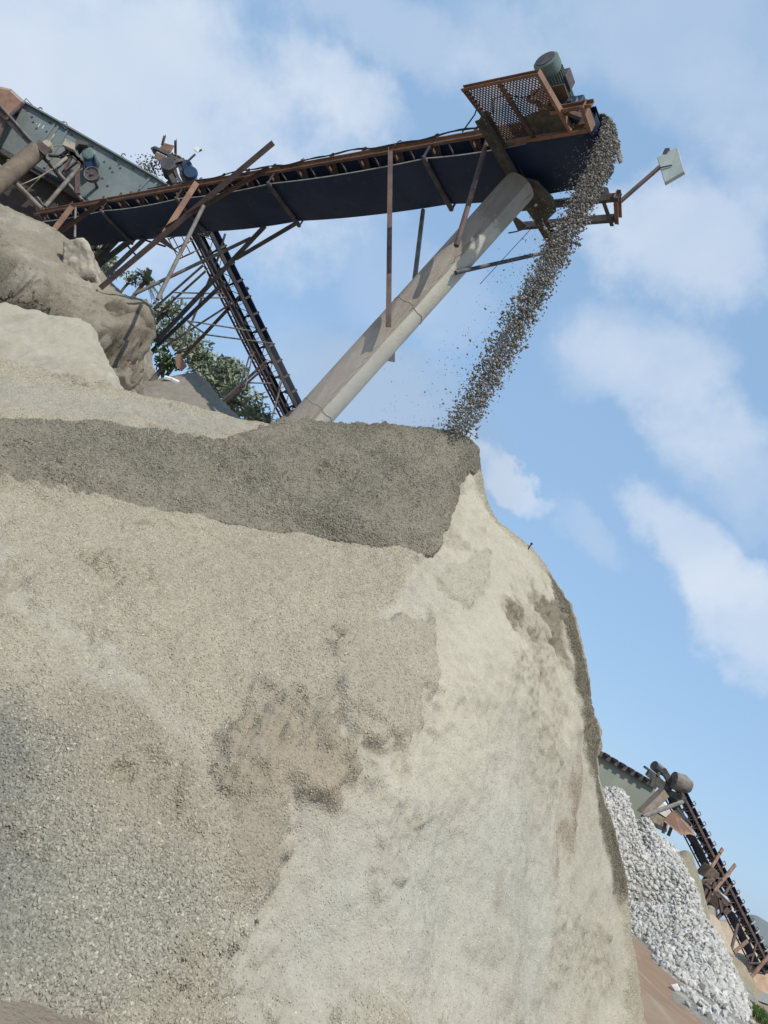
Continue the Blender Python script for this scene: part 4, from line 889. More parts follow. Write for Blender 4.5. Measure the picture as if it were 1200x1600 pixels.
# ================================================================== the feed conveyor that climbs to the screen behind
def lerp(a, b, k): return np.asarray(a) * (1 - k) + np.asarray(b) * k
def frame_of(foot, head):
    a = (head - foot) / np.linalg.norm(head - foot); h = np.array([-a[1], a[0], 0.0]); h /= np.linalg.norm(h)
    n = np.cross(a, h); 
    if n[2] < 0: n = -n
    if h[1] < 0: h = -h
    return a, h, n       # along, across (away), up
def truss_conveyor(t, foot, head, wd, depth, bays, mats, idler_gap, rail=False, hoop=0.0):
    """top chords, bottom chords, one zigzag lattice a side, belts, idlers: all children of t"""
    a, h, n = frame_of(foot, head); L = np.linalg.norm(head - foot)
    Q = lambda s, w_, u: foot + a * s + h * w_ + n * u
    chord, web, belt, idm = mats
    for w_ in (0.0, wd):
        part('stringer', chord, t, lambda m, w_=w_: m.channel(Q(0, w_, 0), Q(L, w_, 0), 0.07, 0.13, 0.012, n, -1 if w_ == 0 else 1))
        part('bottom_chord', web, t, lambda m, w_=w_: m.angle(Q(0, w_, -depth), Q(L, w_, -depth), 0.08, 0.08, 0.012, n))
        def lat(m, w_=w_):
            for i in range(bays):
                s0, s1 = L * i / bays, L * (i + 1) / bays; sm = (s0 + s1) / 2
                m.bar(Q(s0, w_, -depth + .04), Q(sm, w_, -.06), 0.02, 0.032, h); m.bar(Q(sm, w_, -.06), Q(s1, w_, -depth + .04), 0.02, 0.032, h); m.bar(Q(s0, w_, -depth + .04), Q(s0, w_, -.06), 0.02, 0.032, h)
        part('lattice', web, t, lat)
    def rb(m):
        ss = np.linspace(0, L, 30); vs = []
        for i, s in enumerate(ss):
            sag = -0.05 * abs(math.sin(i * 0.9)); vs += [Q(s, 0.06, -depth * .82 + sag), Q(s, wd - .06, -depth * .82 + sag), Q(s, wd - .06, -depth * .82 + sag + .02), Q(s, 0.06, -depth * .82 + sag + .02)]
        m.add(vs, [(i * 4 + k, i * 4 + (k + 1) % 4, i * 4 + 4 + (k + 1) % 4, i * 4 + 4 + k) for i in range(len(ss) - 1) for k in range(4)])
    part('return_belt', belt, t, rb)
    def cb(m):
        for i in range(24):
            s0, s1 = L * i / 24, L * (i + 1) / 24
            m.hexa([Q(s0, -0.02, .26), Q(s1, -0.02, .26), Q(s1, wd * .3, .15), Q(s0, wd * .3, .15), Q(s0, -0.02, .285), Q(s1, -0.02, .285), Q(s1, wd * .3, .175), Q(s0, wd * .3, .175)])
            m.hexa([Q(s0, wd * .7, .15), Q(s1, wd * .7, .15), Q(s1, wd + .02, .26), Q(s0, wd + .02, .26), Q(s0, wd * .7, .175), Q(s1, wd * .7, .175), Q(s1, wd + .02, .285), Q(s0, wd + .02, .285)])
            m.hexa([Q(s0, wd * .3, .15), Q(s1, wd * .3, .15), Q(s1, wd * .7, .15), Q(s0, wd * .7, .15), Q(s0, wd * .3, .172), Q(s1, wd * .3, .172), Q(s1, wd * .7, .172), Q(s0, wd * .7, .172)])
    part('carrying_belt', belt, t, cb)
    def idf(m):
        for w_ in (-0.04, wd + .04): m.bar(Q(.2, w_, .06), Q(.2, w_, .30), 0.02, 0.07, a); m.bar(Q(.2, w_ - .04, .30), Q(.2, w_ + .04, .30), 0.05, 0.02, n)
        if hoop: m.path([Q(.2, -.05, .2), Q(.22, -.05, .30 + hoop), Q(.42, -.05, .30 + hoop), Q(.44, -.05, .2)], 0.018, 5)
        m.tube(Q(.2, 0.0, .22), Q(.2, wd * .3, .11), 0.045, 8); m.tube(Q(.2, wd * .3, .10), Q(.2, wd * .7, .10), 0.045, 8); m.tube(Q(.2, wd * .7, .11), Q(.2, wd, .22), 0.045, 8)
    i0 = part('idler', idm, t, idf)
    for k in range(1, int((L - .5) / idler_gap)): dup(i0, a * (k * idler_gap))
    return a, h, n, L, Q

h2 = at(290, 262, 24.0); f2k = at(470, 640, 28.0); foot2 = h2 + (f2k - h2) * 1.9
feed = thing('feed_conveyor', (foot2[0], foot2[1], 0), 'steep lattice conveyor climbing to the screen behind the overhead conveyor', 'conveyor')
a2, hh2, n2, L2, Q2 = truss_conveyor(feed, foot2, h2 - np.array([0, 0, 0.25]), 0.85, 0.42, 26, (M_DARK, M_DARK, M_BELT, M_RUSTD), 0.62)
def ladder(m):
    for u, w_ in ((-0.62, -.1), (-0.62, .35)): m.angle(Q2(0, w_, u), Q2(L2 * .86, w_, u), 0.05, 0.05, .008, n2)
    for k in range(66): m.bar(Q2(L2 * .86 * k / 66, -.1, -0.62), Q2(L2 * .86 * k / 66, .35, -0.62), .03, .03, n2)
    for k in range(0, 15): m.bar(Q2(L2 * .86 * k / 15, -.05, -0.76), Q2(L2 * .86 * k / 15, 0.0, -.5), .03, .03, a2)
part('walkway_rail', M_RUSTD, feed, ladder)
def cage(m):
    s = L2 * .86
    for s_ in (s, s + .35, s + .7):
        m.path([Q2(s_, -.1, -.7), Q2(s_, -.15, -1.15), Q2(s_, .35, -1.35), Q2(s_, .35, -.75)], .02, 5)
    for u, w_ in ((-1.35, -.15), (-1.35, .35), (-1.05, -.13)): m.bar(Q2(s, w_, u), Q2(s + .75, w_, u), .03, .03, n2)
part('ladder_cage', M_RUSTD, feed, cage)
def fstrut(p, q, yp, yq, wd, mt=M_PIPEGAL, kind='pipe'):
    a, b = at(*p, 24 + (24 - yp) * 1.67), at(*q, 24 + (24 - yq) * 1.67)
    if q[1] - p[1] > 40: b = b + (b - a) * 0.35
    part('strut', mt, feed, lambda m: m.tube(a, b, wd * .40, 8) if kind == 'pipe' else m.channel(a, b, wd, wd * .5, .012, tuple(EYE - a), 1), kind == 'pipe')
for args in [((388, 449), (286, 558), 22.6, 21.5, .16, M_RUSTD), ((340, 405), (288, 532), 23, 22.5, .10), ((318, 414), (243, 480), 23.6, 22.5, .10), ((322, 423), (240, 497), 23.5, 22.0, .10), ((362, 474), (272, 532), 23, 22.0, .09),
             ((272, 457), (350, 459), 23.3, 23.2, .07), ((276, 466), (354, 465), 23.4, 23.2, .07), ((291, 501), (392, 517), 22.9, 22.8, .07), ((322, 523), (428, 537), 22.4, 22.6, .07), ((294, 503), (318, 520), 22.9, 22.4, .08),
             ((416, 565), (346, 628), 22.3, 21.8, .13), ((417, 571), (352, 629), 22.6, 22.2, .11, M_RUSTD), ((393, 545), (379, 592), 22.6, 22.4, .07), ((396, 549), (386, 592), 22.6, 22.5, .07), ((384, 598), (424, 599), 22.4, 22.3, .07),
             ((440, 596), (421, 670), 22.1, 21.9, .08), ((459, 640), (423, 671), 22.0, 21.8, .13, M_RUSTD), ((452, 652), (436, 680), 22, 21.9, .07), ((352, 365), (340, 405), 23.4, 23.1, .10)]: fstrut(*args)
# head of the feed conveyor: blue guarded drum, spout, plates, posts
part('head_guard', M_BLUE, feed, lambda m: m.plate([at(285, 258, 23.7), at(293, 255, 23.7), at(300, 259, 23.7), at(310, 285, 23.7), at(312, 300, 23.7), at(297, 300, 23.7), at(286, 272, 23.7)], (0, 1, 0), 0.5), bevel=.05)
part('head_drum', M_BLUE, feed, lambda m: m.lathe(at(297, 268, 23.35), (0, 1, 0), [(0, .06), (0, .20), (.06, .24), (.12, .24)], 20), True)
def hood(m):
    c = [at(262, 242, 23.6), at(268, 239, 23.6), at(281, 243, 23.6), at(290, 251, 23.6)]
    for p_, q_ in zip(c, c[1:]): m.plate([p_, q_, q_ + np.array([0.1, .7, .02]), p_ + np.array([.1, .7, .02])], (0, 0.2, 1), .03)
part('belt_hood', M_WHITE, feed, hood)
part('spout', M_CHUTE, feed, lambda m: m.hexa([at(240, 247, 23.4), at(256, 255, 23.4), at(256, 255, 24.3), at(240, 247, 24.3), at(244, 237, 23.4), at(260, 244, 23.4), at(260, 244, 24.3), at(244, 237, 24.3)]), bevel=.02)
part('spout_cap', M_RUST, feed, lambda m: m.plate([at(248, 233, 23.9), at(257, 224, 23.9), at(272, 228, 23.9), at(266, 239, 23.9)], (0, 1, .1), .05))
part('post', M_RUSTD, feed, lambda m: m.angle(at(253, 226, 23.6), at(257, 211, 23.6), .09, .09, .012, (0, -1, 0))); part('post', M_RUSTD, feed, lambda m: m.angle(at(274, 250, 23.6), at(274, 218, 23.6), .09, .09, .012, (0, -1, 0)))
def hfr(m):
    for p_, q_, w_ in (((238, 230), (243, 240), .12), ((241, 231), (264, 242), .09), ((264, 242), (275, 262), .10), ((258, 258), (281, 300), .16), ((270, 262), (290, 300), .09), ((281, 262), (292, 300), .10), ((262, 242), (280, 252), .09), ((268, 256), (288, 250), .1)): m.bar(at(*p_, 23.5), at(*q_, 23.6), w_, .12, (0, -1, 0))
part('head_frame', M_STEEL, feed, hfr)
part('gear_housing', M_STEEL, feed, lambda m: (m.lathe(at(262, 255, 23.3), (0, 1, 0), [(0, .05), (0, .24), (.6, .24), (.6, .05)], 16)), bevel=.02)
fl2 = part('floodlight', M_WHITEB, feed, lambda m: m.plate([at(303, 234, 23.2), at(306, 229, 23.2), at(312, 231, 23.2), at(309, 239, 23.2)], (0.2, 1, .2), .08), bevel=.01)
part('floodlight_arm', M_STEEL, fl2, lambda m: m.tube(at(286, 259, 23.3), at(305, 241, 23.2), .035, 8)); part('lamp_yoke', M_STEEL, fl2, lambda m: m.bar(at(309, 237, 23.25), at(315, 234, 23.3), .05, .05))
# stone dropping off its head into the screen
cs = at(247, 262, 23.7); n_ = 420
gp = cs + rng.normal(size=(n_, 3)) * np.array([.18, .12, .28]) + np.array([-.14, 0, -.12]) * rng.uniform(0, 3, n_)[:, None]
tag(stones_mesh('dropping_stone', gp, rng.uniform(.015, .045, n_), M_STONED), kind='stuff')

# ================================================================== the vibrating screen
YS = 23.3
screen = thing('vibrating_screen', (-14, YS, 0), 'grey green vibrating screen box with belt driven motor, upper left', 'screen')
def S(px, py, dy=0.0): return at(px, py, YS + dy)
side = [S(-30, 195), S(0, 180), S(22, 168), S(38, 160), S(265, 291), S(290, 320), S(148, 327), S(40, 262), S(-30, 225)]
part('side_plate', M_GREEN, screen, lambda m: m.plate(side, (0, 1, 0), .03))
part('far_side_plate', M_GREEN, screen, lambda m: m.plate([p_ + np.array([0, 1.9, 0]) for p_ in side], (0, 1, 0), .03))
part('deck', M_BROWN, screen, lambda m: (m.plate([S(30, 190, .03), S(262, 318, .03), S(262, 318, 1.86), S(30, 190, 1.86)], (0, 0, 1), .05), m.plate([S(20, 225, .03), S(200, 322, .03), S(200, 322, 1.86), S(20, 225, 1.86)], (0, 0, 1), .05)))
def rim(m):
    m.bar(S(38, 160, -.05), S(240, 276, -.05), .16, .05, (0, 0, 1)); m.bar(S(240, 276, -.05), S(265, 292, -.05), .14, .05, (0, 0, 1))
part('top_rim', M_GREEN, screen, rim)
def stiff(m):
    for p_, q_ in (((108, 200), (70, 262)), ((236, 277), (196, 318)), ((246, 285), (215, 320)), ((86, 193), (62, 228)), ((92, 196), (70, 232))): m.bar(S(*p_, -.035), S(*q_, -.035), .07, .04, (0, -1, 0))
part('stiffener', M_GREEN, screen, stiff)
lug = part('lifting_lug', M_GREEN, screen, lambda m: m.plate([S(92, 193, -.06), S(95, 190, -.06), S(101, 190, -.06), S(105, 192, -.06), S(107, 200, -.06), S(102, 202, -.06)], (0, 1, 0), .05))
part('lug_hole', M_WHITEB, lug, lambda m: m.lathe(S(102, 193, -.10), (0, 1, 0), [(0, .01), (0, .035), (.01, .035), (.01, .01)], 12))
def bolts(m):
    for q in [(43, 172), (78, 191), (112, 210), (144, 228), (178, 247), (208, 263), (228, 274), (57, 200), (122, 222), (152, 262), (168, 290), (186, 256), (181, 249), (172, 262), (163, 252), (176, 268), (188, 262), (160, 278), (66, 178), (50, 182), (220, 290), (205, 300), (52, 190), (73, 205)]:
        m.lathe(S(*q, -.035), (0, 1, 0), [(0, .005), (0, .035), (.03, .04)], 6)
part('bolt', M_STEEL, screen, bolts)
for q in ((63, 172), (193, 244), (29, 158)):
    def ring(m, q=q): m.path([S(q[0] + 3 * math.cos(i * .7), q[1] - 1 - 3 * math.sin(i * .7), -.03) for i in range(8)], .018, 5)
    part('lifting_ring', M_STEEL, screen, ring)
part('rope', M_CABLE, screen, lambda m: m.path([S(35, 161, -.03), S(41, 154, 0), S(54, 168, -.03)], .012, 5))
part('chalk_mark', M_WHITEB, screen, lambda m: [m.bar(S(*a, -.02), S(*b, -.02), .022, .008, (0, -1, 0)) for a, b in (((59.5, 198), (63, 193)), ((66, 201), (69, 195.5)), ((56, 193), (58, 194)))])
# drive: motor, belt guard, flywheel
YM = -.75
mot2 = part('motor', M_MOTOR, screen, lambda m: m.lathe(S(137, 238, YM), (0.06, 1, .02), [(0, .05), (0, .14), (.03, .20), (.1, .215), (.55, .215), (.6, .18)], 22), True)
part('motor_cover', M_STEEL, mot2, lambda m: m.plate([S(121, 223, YM + .1), S(126, 224, YM + .1), S(141, 230, YM + .1), S(139, 233, YM + .1), S(126, 231, YM + .1), S(121, 236, YM + .1)], (0, 1, 0), .4))
fw_ = part('flywheel', M_STEEL, screen, lambda m: (m.lathe(S(143, 271, YM + .05), (0.06, 1, .02), [(0, .17), (-.02, .20), (-.02, .24), (.14, .24), (.14, .05)], 26), m.lathe(S(143, 271, YM), (0, 1, 0), [(0, .01), (0, .05), (.75, .05)], 10)), True)
part('flywheel_rim', M_PIPEGAL, fw_, lambda m: m.path([V3(S(143, 271, YM + .02)) + Vector((.22 * math.cos(i * .2618), 0, .235 * math.sin(i * .2618))) for i in range(25)], .014, 6))
part('spoke', M_RUSTD, fw_, lambda m: [m.bar(V3(S(143, 271, YM + .06)) - Vector((.2 * math.cos(k), 0, .2 * math.sin(k))), V3(S(143, 271, YM + .06)) + Vector((.2 * math.cos(k), 0, .2 * math.sin(k))), .05, .03, (0, -1, 0)) for k in (.2, 1.25, 2.3)])
part('drive_belt', M_BELT, screen, lambda m: (m.bar(S(145, 235, YM + .06), S(153, 268, YM + .06), .03, .10, (0, -1, 0)), m.bar(S(131, 247, YM + .06), S(133, 268, YM + .06), .03, .10, (0, -1, 0)), m.plate([S(131, 246, YM + .1), S(146, 238, YM + .1), S(151, 262, YM + .1), S(135, 262, YM + .1)], (0, 1, 0), .03)))
part('junction_box', M_CONC, screen, lambda m: m.plate([S(103, 219, YM), S(120, 228, YM), S(117, 237, YM), S(99, 229, YM)], (0, 1, 0), .18), bevel=.01)
def mframe(m):
    for p_, q_, w_ in (((104, 232), (134, 263), .12), ((112, 238), (136, 262), .10), ((116, 236), (98, 272), .06), ((126, 248), (97, 271), .05), ((110, 232), (93, 246), .07), ((121, 266), (122, 303), .14), ((114, 240), (88, 262), .08), ((76, 243), (108, 245), .05)): m.bar(S(*p_, YM + .15), S(*q_, YM + .15), w_, .10, (0, -1, 0))
part('motor_frame', M_RUSTD, screen, mframe)
part('motor_cable', M_CONC, screen, lambda m: m.path([S(103, 228, YM), S(92, 227, YM), S(82, 229, YM), S(75, 234, YM), S(70, 242, YM)], .022, 6))
part('brown_boom', M_CHUTE, screen, lambda m: m.tube(S(57, 236, -1.0), S(-20, 300, -2.0), .27, 18), True)
part('boom_cap', M_RUSTD, screen, lambda m: m.hexa([S(54, 228, -1.25), S(72, 244, -1.25), S(72, 244, -.7), S(54, 228, -.7), S(61, 218, -1.25), S(79, 232, -1.25), S(79, 232, -.7), S(61, 218, -.7)]))
part('boom_bracket', M_CONC, screen, lambda m: (m.bar(S(74, 226, -.9), S(86, 210, -.9), .05, .05), m.lathe(S(73, 224, -1.1), (0, 1, 0), [(0, .02), (0, .13), (.3, .13)], 10)))
part('under_pan', M_BROWN, screen, lambda m: (m.plate([S(-30, 225, .2), S(40, 262, .2), S(150, 327, .2), S(175, 345, .2), S(60, 350, .2), S(-30, 330, .2)], (0, 1, 0), .06), m.plate([S(-30, 330, .2), S(60, 350, .2), S(60, 350, 1.8), S(-30, 330, 1.8)], (0, 0, 1), .06)))
part('pan_rail', M_STEEL, screen, lambda m: (m.bar(S(-20, 222, -.05), S(152, 326, -.05), .16, .10, (0, -1, 0)), m.bar(S(50, 259, -.1), S(95, 284, -.1), .10, .10, (0, -1, 0))))
def inpt(p_, q_, w_, mt, y0=-.5, y1=-.5, pipe=True):
    a, b = S(*p_, y0), S(*q_, y1); part('brace', mt, screen, lambda m: m.tube(a, b, w_ / 2, 10) if pipe else m.channel(a, b, w_, w_ * .5, .012, (0, -1, 0)), pipe)
inpt((127, 257), (70, 323), .13, M_PIPEGAL, -.55, -1.2); inpt((-10, 252), (72, 334), .15, M_PIPEGAL, -1.3, -1.3); inpt((105, 246), (84, 263), .10, M_CONC, -.9, -.9); inpt((-5, 160), (76, 252), .10, M_STEEL, -1.1, -.9)
inpt((0, 176), (76, 254), .12, M_PIPEGAL, -1.0, -.8, False); inpt((74, 250), (128, 312), .10, M_PIPEGAL, -.8, -.5); inpt((78, 256), (118, 304), .14, M_STEEL, -.7, -.5, False); inpt((-10, 205), (14, 190), .12, M_STEEL, -.3, -.3)
inpt((28, 244), (10, 262), .05, M_STEEL); inpt((12, 250), (16, 262), .10, M_STEEL); inpt((58, 308), (68, 322), .07, M_STEEL, -.9, -.9); inpt((110, 303), (122, 309), .05, M_STEEL); inpt((122, 302), (134, 318), .06, M_STEEL)
part('slack_cable', M_CONC, screen, lambda m: (m.path([S(84, 263, -.9), S(60, 277, -1), S(30, 290, -1.1), S(-5, 303, -1.2)], .018, 6), m.path([S(98, 256, -.9), S(64, 276, -.9), S(40, 300, -.9)], .009, 5)))
hopper = thing('feed_hopper', (-17.5, 22.6, 0), 'rust brown folded steel hopper at the top left corner, above the screen', 'hopper')
Hh = lambda px, py, dy=0.0: at(px, py, 22.3 + dy)
def hop(m):
    f = [Hh(-60, 125), Hh(-5, 133), Hh(14, 142), Hh(36, 162), Hh(12, 186), Hh(-12, 150), Hh(-60, 180)]
    m.plate([Hh(-60, 128), Hh(14, 143), Hh(-2, 158), Hh(-60, 190)], (0, 1, 0), .04); m.plate([Hh(14, 143), Hh(36, 161), Hh(12, 186), Hh(-2, 158)], (0.25, 1, 0), .04)
    m.plate([Hh(-60, 126), Hh(14, 142), Hh(18, 140, 1.8), Hh(-50, 124, 1.8)], (0, 0, 1), .04); m.plate([Hh(36, 162), Hh(14, 142), Hh(18, 140, 1.8), Hh(40, 160, 1.8)], (1, 0, 0.5), .04)
part('hopper_body', M_RUST, hopper, hop); part('hopper_lip', M_RUSTD, hopper, lambda m: (m.bar(Hh(37, 161, -.05), Hh(10, 187, -.05), .08, .06, (0, -1, 0)), m.plate([Hh(-60, 190, .1), Hh(-2, 158, .1), Hh(12, 186, .1), Hh(0, 215, .1), Hh(-60, 220, .1)], (0, 1, 0), .04)))
part('bent_flap', M_CABLE, hopper, lambda m: m.plate([Hh(21, 180, .3), Hh(30, 174, .3), Hh(28, 181, .3), Hh(24, 184, .3)], (0, 1, 0), .05))

# pale foundation block on the bank at the conveyor's tail
fb = [at(97, 372, 17.2), at(132, 369, 17.4), at(139, 375, 17.9), at(150, 436, 18.0), at(118, 432, 17.3), at(96, 420, 17.0)]
def block(m):
    fr = [at(96, 374, 17.0), at(130, 371, 17.0), at(137, 378, 17.0), at(147, 432, 17.0), at(120, 436, 17.0), at(94, 428, 17.0)]
    m.plate([p_ + np.array([.0, .6, 0]) for p_ in fr], (0, 1, 0), 1.2)
o = part('foundation_block', M_CONC, None, block, bevel=.06); md = o.modifiers.new('s', 'SUBSURF'); md.subdivision_type = 'SIMPLE'; md.levels = md.render_levels = 5
tx = bpy.data.textures.new('wear', 'CLOUDS'); tx.noise_scale = .35; md = o.modifiers.new('d', 'DISPLACE'); md.texture = tx; md.strength = .16; md.mid_level = .5
tag(o, 'worn pale concrete footing on the cut bank below the tail of the overhead conveyor', 'footing')
def bent(m): m.plate([at(274, 556, 16.7), at(282, 553, 16.7), at(292, 572, 16.7), at(283, 580, 16.7), at(275, 572, 16.7)], (0.2, 1, .1), .03)
tag(part('rusty_plate', M_RUST, None, bent), 'small rusty steel plate beside the green bush on the sand heap', 'steel plate')
def scrap(m): m.path([at(257, 590, 16.3), at(268, 593, 16.3), at(279, 598, 16.35)], .05, 6)
tag(part('white_pipe', M_WHITEB, None, scrap), 'short white bent pipe lying on the grey sand heap', 'pipe')

# ================================================================== vegetation
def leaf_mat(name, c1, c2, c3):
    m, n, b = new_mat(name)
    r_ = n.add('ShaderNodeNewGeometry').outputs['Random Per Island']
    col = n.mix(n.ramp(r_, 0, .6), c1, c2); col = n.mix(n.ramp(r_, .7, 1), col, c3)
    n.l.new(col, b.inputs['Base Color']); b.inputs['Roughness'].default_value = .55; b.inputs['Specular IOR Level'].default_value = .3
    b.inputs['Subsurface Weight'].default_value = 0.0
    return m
M_LEAF = leaf_mat('dusty_hazed_leaves', (.145, .185, .115), (.215, .255, .17), (.32, .345, .25)); M_LEAFB = leaf_mat('fresh_leaves', (.055, .10, .025), (.09, .15, .04), (.15, .21, .06))  # tree leaves: dusty tones, also lightened and greyed in place of distance haze
M_LEAFF = leaf_mat('far_leaves', (.075, .10, .075), (.11, .14, .10), (.16, .18, .13))
M_BARK = worn('bark', (.10, .08, .06), (.15, .125, .10), .9, 4)
def leaves(clumps, per, size, seed):
    """leaf blades in clumps: (centre, radius) -> verts, faces"""
    r_ = np.random.default_rng(seed); vs, fs = [], []
    for c, rad in clumps:
        n = int(per * rad * rad); d = r_.normal(size=(n, 3)); d /= np.linalg.norm(d, axis=1)[:, None]
        p_ = np.asarray(c) + d * (rad * r_.uniform(.35, 1.0, n) ** .5)[:, None] * np.array([1, 1, .8])
        t_ = r_.normal(size=(n, 3)) + d * .8; t_ /= np.linalg.norm(t_, axis=1)[:, None]; u = np.cross(t_, r_.normal(size=(n, 3))); u /= np.linalg.norm(u, axis=1)[:, None]
        L = (size * r_.uniform(.6, 1.35, n))[:, None]; W = L * .24; nn = np.cross(t_, u)
        q = np.stack([p_, p_ + t_ * L * .5 + u * W + nn * L * .06, p_ + t_ * L - nn * L * .1, p_ + t_ * L * .5 - u * W + nn * L * .06], 1)
        o = len(vs) * 0 + sum(len(v) for v in vs); vs.append(q.reshape(-1, 3)); fs.append(np.arange(n * 4).reshape(-1, 4) + o)
    return np.concatenate(vs), np.concatenate(fs)
def mesh_from(name, vs, fs, mat, parent):
    base = world_loc(parent); me = bpy.data.meshes.new(name); me.from_pydata((vs - np.array(base)).tolist(), [], fs.tolist()); me.materials.append(mat)
    o = bpy.data.objects.new(name, me); COL.objects.link(o); o.parent = parent; return o
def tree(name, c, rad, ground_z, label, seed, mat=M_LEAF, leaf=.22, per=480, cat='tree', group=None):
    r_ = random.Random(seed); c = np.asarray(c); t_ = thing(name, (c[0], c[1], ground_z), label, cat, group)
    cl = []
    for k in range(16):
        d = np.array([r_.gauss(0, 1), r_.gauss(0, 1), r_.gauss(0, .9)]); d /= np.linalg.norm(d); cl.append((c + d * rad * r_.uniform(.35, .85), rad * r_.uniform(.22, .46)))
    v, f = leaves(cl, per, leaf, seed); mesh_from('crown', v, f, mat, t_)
    def tr(m):
        b = np.array([c[0], c[1], ground_z - .3]); k = c - np.array([0, 0, rad * .5]); m.tube(b, k, rad * .10 + .05, 9, rad * .06 + .03)
        for q, rr in cl[:9]: m.tube(k - np.array([0, 0, r_.uniform(0, .4) * rad]), q, rad * .04 + .02, 6, .015)
    part('trunk', M_BARK, t_, tr, True); return t_
TL = [((325, 575), 50, 30.5, 'bushy dark green tree, the largest behind the feed conveyor legs'), ((372, 618), 38, 29.5, 'dark green tree on the slope just right of the largest bushy tree'), ((402, 655), 30, 29, 'low green tree lowest down the slope, beside the foot of the feed conveyor'),
      ((352, 585), 34, 31.5, 'grey green tree behind the feed conveyor, its crown touching the largest bushy tree'), ((262, 482), 28, 31, 'small leafy tree just below the palm, behind the thin pipe struts'), ((262, 520), 26, 30, 'small dark tree between the cut bank and the thin pipe struts'),
      ((150, 396), 26, 30, 'dark tree showing under the tail of the overhead conveyor beside the footing'), ((172, 420), 24, 31, 'tree under the overhead conveyor between the footing and the rusty beams'), ((296, 540), 28, 31.5, 'tree crown above the rusty plate behind the pipe struts')]
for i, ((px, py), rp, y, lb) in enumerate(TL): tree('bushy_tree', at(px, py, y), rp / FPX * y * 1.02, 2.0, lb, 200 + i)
bp_ = at(262, 564, 17.2); tree('green_bush', bp_, .30, float(bp_[2]) - .5, 'fresh green bush at the edge of the cut bank beside the rusty plate', 230, M_LEAFB, .16, 900, 'bush')
pc = at(226, 441, 30); palm = thing('palm_tree', (pc[0], pc[1], 2.0), 'small distant palm tree with a ragged crown beyond the cut bank', 'palm tree')
def fronds(m):
    r_ = random.Random(5)
    for k in range(22):
        az = k * 2.399; el = r_.uniform(.1, 1.3); L = r_.uniform(.6, .85); pp = []
        for i in range(6): s = i / 5; pp.append(pc + np.array([math.cos(az) * math.cos(el) * L * s, math.sin(az) * math.cos(el) * L * s, math.sin(el) * L * s - .30 * s * s]))
        for a, b in zip(pp, pp[1:]):
            d = (b - a) / np.linalg.norm(b - a); sd = np.cross(d, (0, 0, 1.)); sd /= np.linalg.norm(sd) + 1e-9
            for sg in (-1, 1):
                for q in (.15, .5, .85): o = a + (b - a) * q; m.add([o, o + sd * sg * .13 + d * .10 - np.array([0, 0, .05]), o + sd * sg * .12 + d * .125 - np.array([0, 0, .05]), o + d * .03], [(0, 1, 2, 3)])
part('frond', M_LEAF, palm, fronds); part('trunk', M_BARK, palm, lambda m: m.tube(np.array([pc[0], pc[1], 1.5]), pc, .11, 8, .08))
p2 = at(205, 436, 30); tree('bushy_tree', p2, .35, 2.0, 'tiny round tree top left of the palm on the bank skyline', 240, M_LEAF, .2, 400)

# ================================================================== the yard at the far right
# heap of quarried rock
rb_ = [at(*q) for q in [(958, 1260, 29), (1000, 1284, 30), (1030, 1310, 30), (1054, 1326, 30), (1068, 1376, 27.5), (1082, 1432, 25), (1100, 1482, 22.5), (1122, 1547, 20), (1136, 1600, 18.4), (940, 1240, 28), (1000, 1350, 27.5), (1040, 1420, 25), (1080, 1500, 22)]]
toe = [at(*q, z=0.0) for q in [(975, 1440), (1010, 1478), (1050, 1525), (1085, 1565), (1122, 1605)]]
toe += [(14.0, 29.5, 0.1), (13.2, 16.2, -.1), (14.5, 16.6, -.3), (20, 31, 1.2), (17.6, 26, .2), (16.1, 21.8, -.2), (14.9, 18.6, -.4), (18.2, 29.5, 1.0), (17, 35, .5), (13, 33, .4), (22, 34, .2), (12, 30, 0), (11.5, 24, -.3), (11.5, 18, -.5)]
rk, rko = small_heap('rock_pile', rb_ + list(toe), (20, 43), (15, 37), (150, 180), ((.24, .23, .20), (.30, .285, .255)), 301, 'grey heap of broken quarry rock at the far right beyond the red soil', 'rock pile', amp=.8, grit_=.6)  # heap colour kept darker than its rocks, painting the shaded gaps
cand = []
for _ in range(70000):
    th = math.radians(rng.uniform(22, 41)); r_ = rng.uniform(15.5, 34); cand.append((r_ * math.sin(th), r_ * math.cos(th)))
cand = np.array(cand); zc = rk.z(cand[:, 0], cand[:, 1]); sl_ = np.hypot(rk.smoothz(cand[:, 0] + .1, cand[:, 1]) - rk.smoothz(cand[:, 0] - .1, cand[:, 1]), rk.smoothz(cand[:, 0], cand[:, 1] + .1) - rk.smoothz(cand[:, 0], cand[:, 1] - .1)) / .2
ok = (zc > .04) & (rng.uniform(0, 1, len(cand)) < np.sqrt(1 + sl_ ** 2 * 4) / 2.6); cand, zc = cand[ok], zc[ok]
szr = np.exp(rng.normal(-2.35, .38, len(cand)).clip(-3.4, -1.75)) * .74
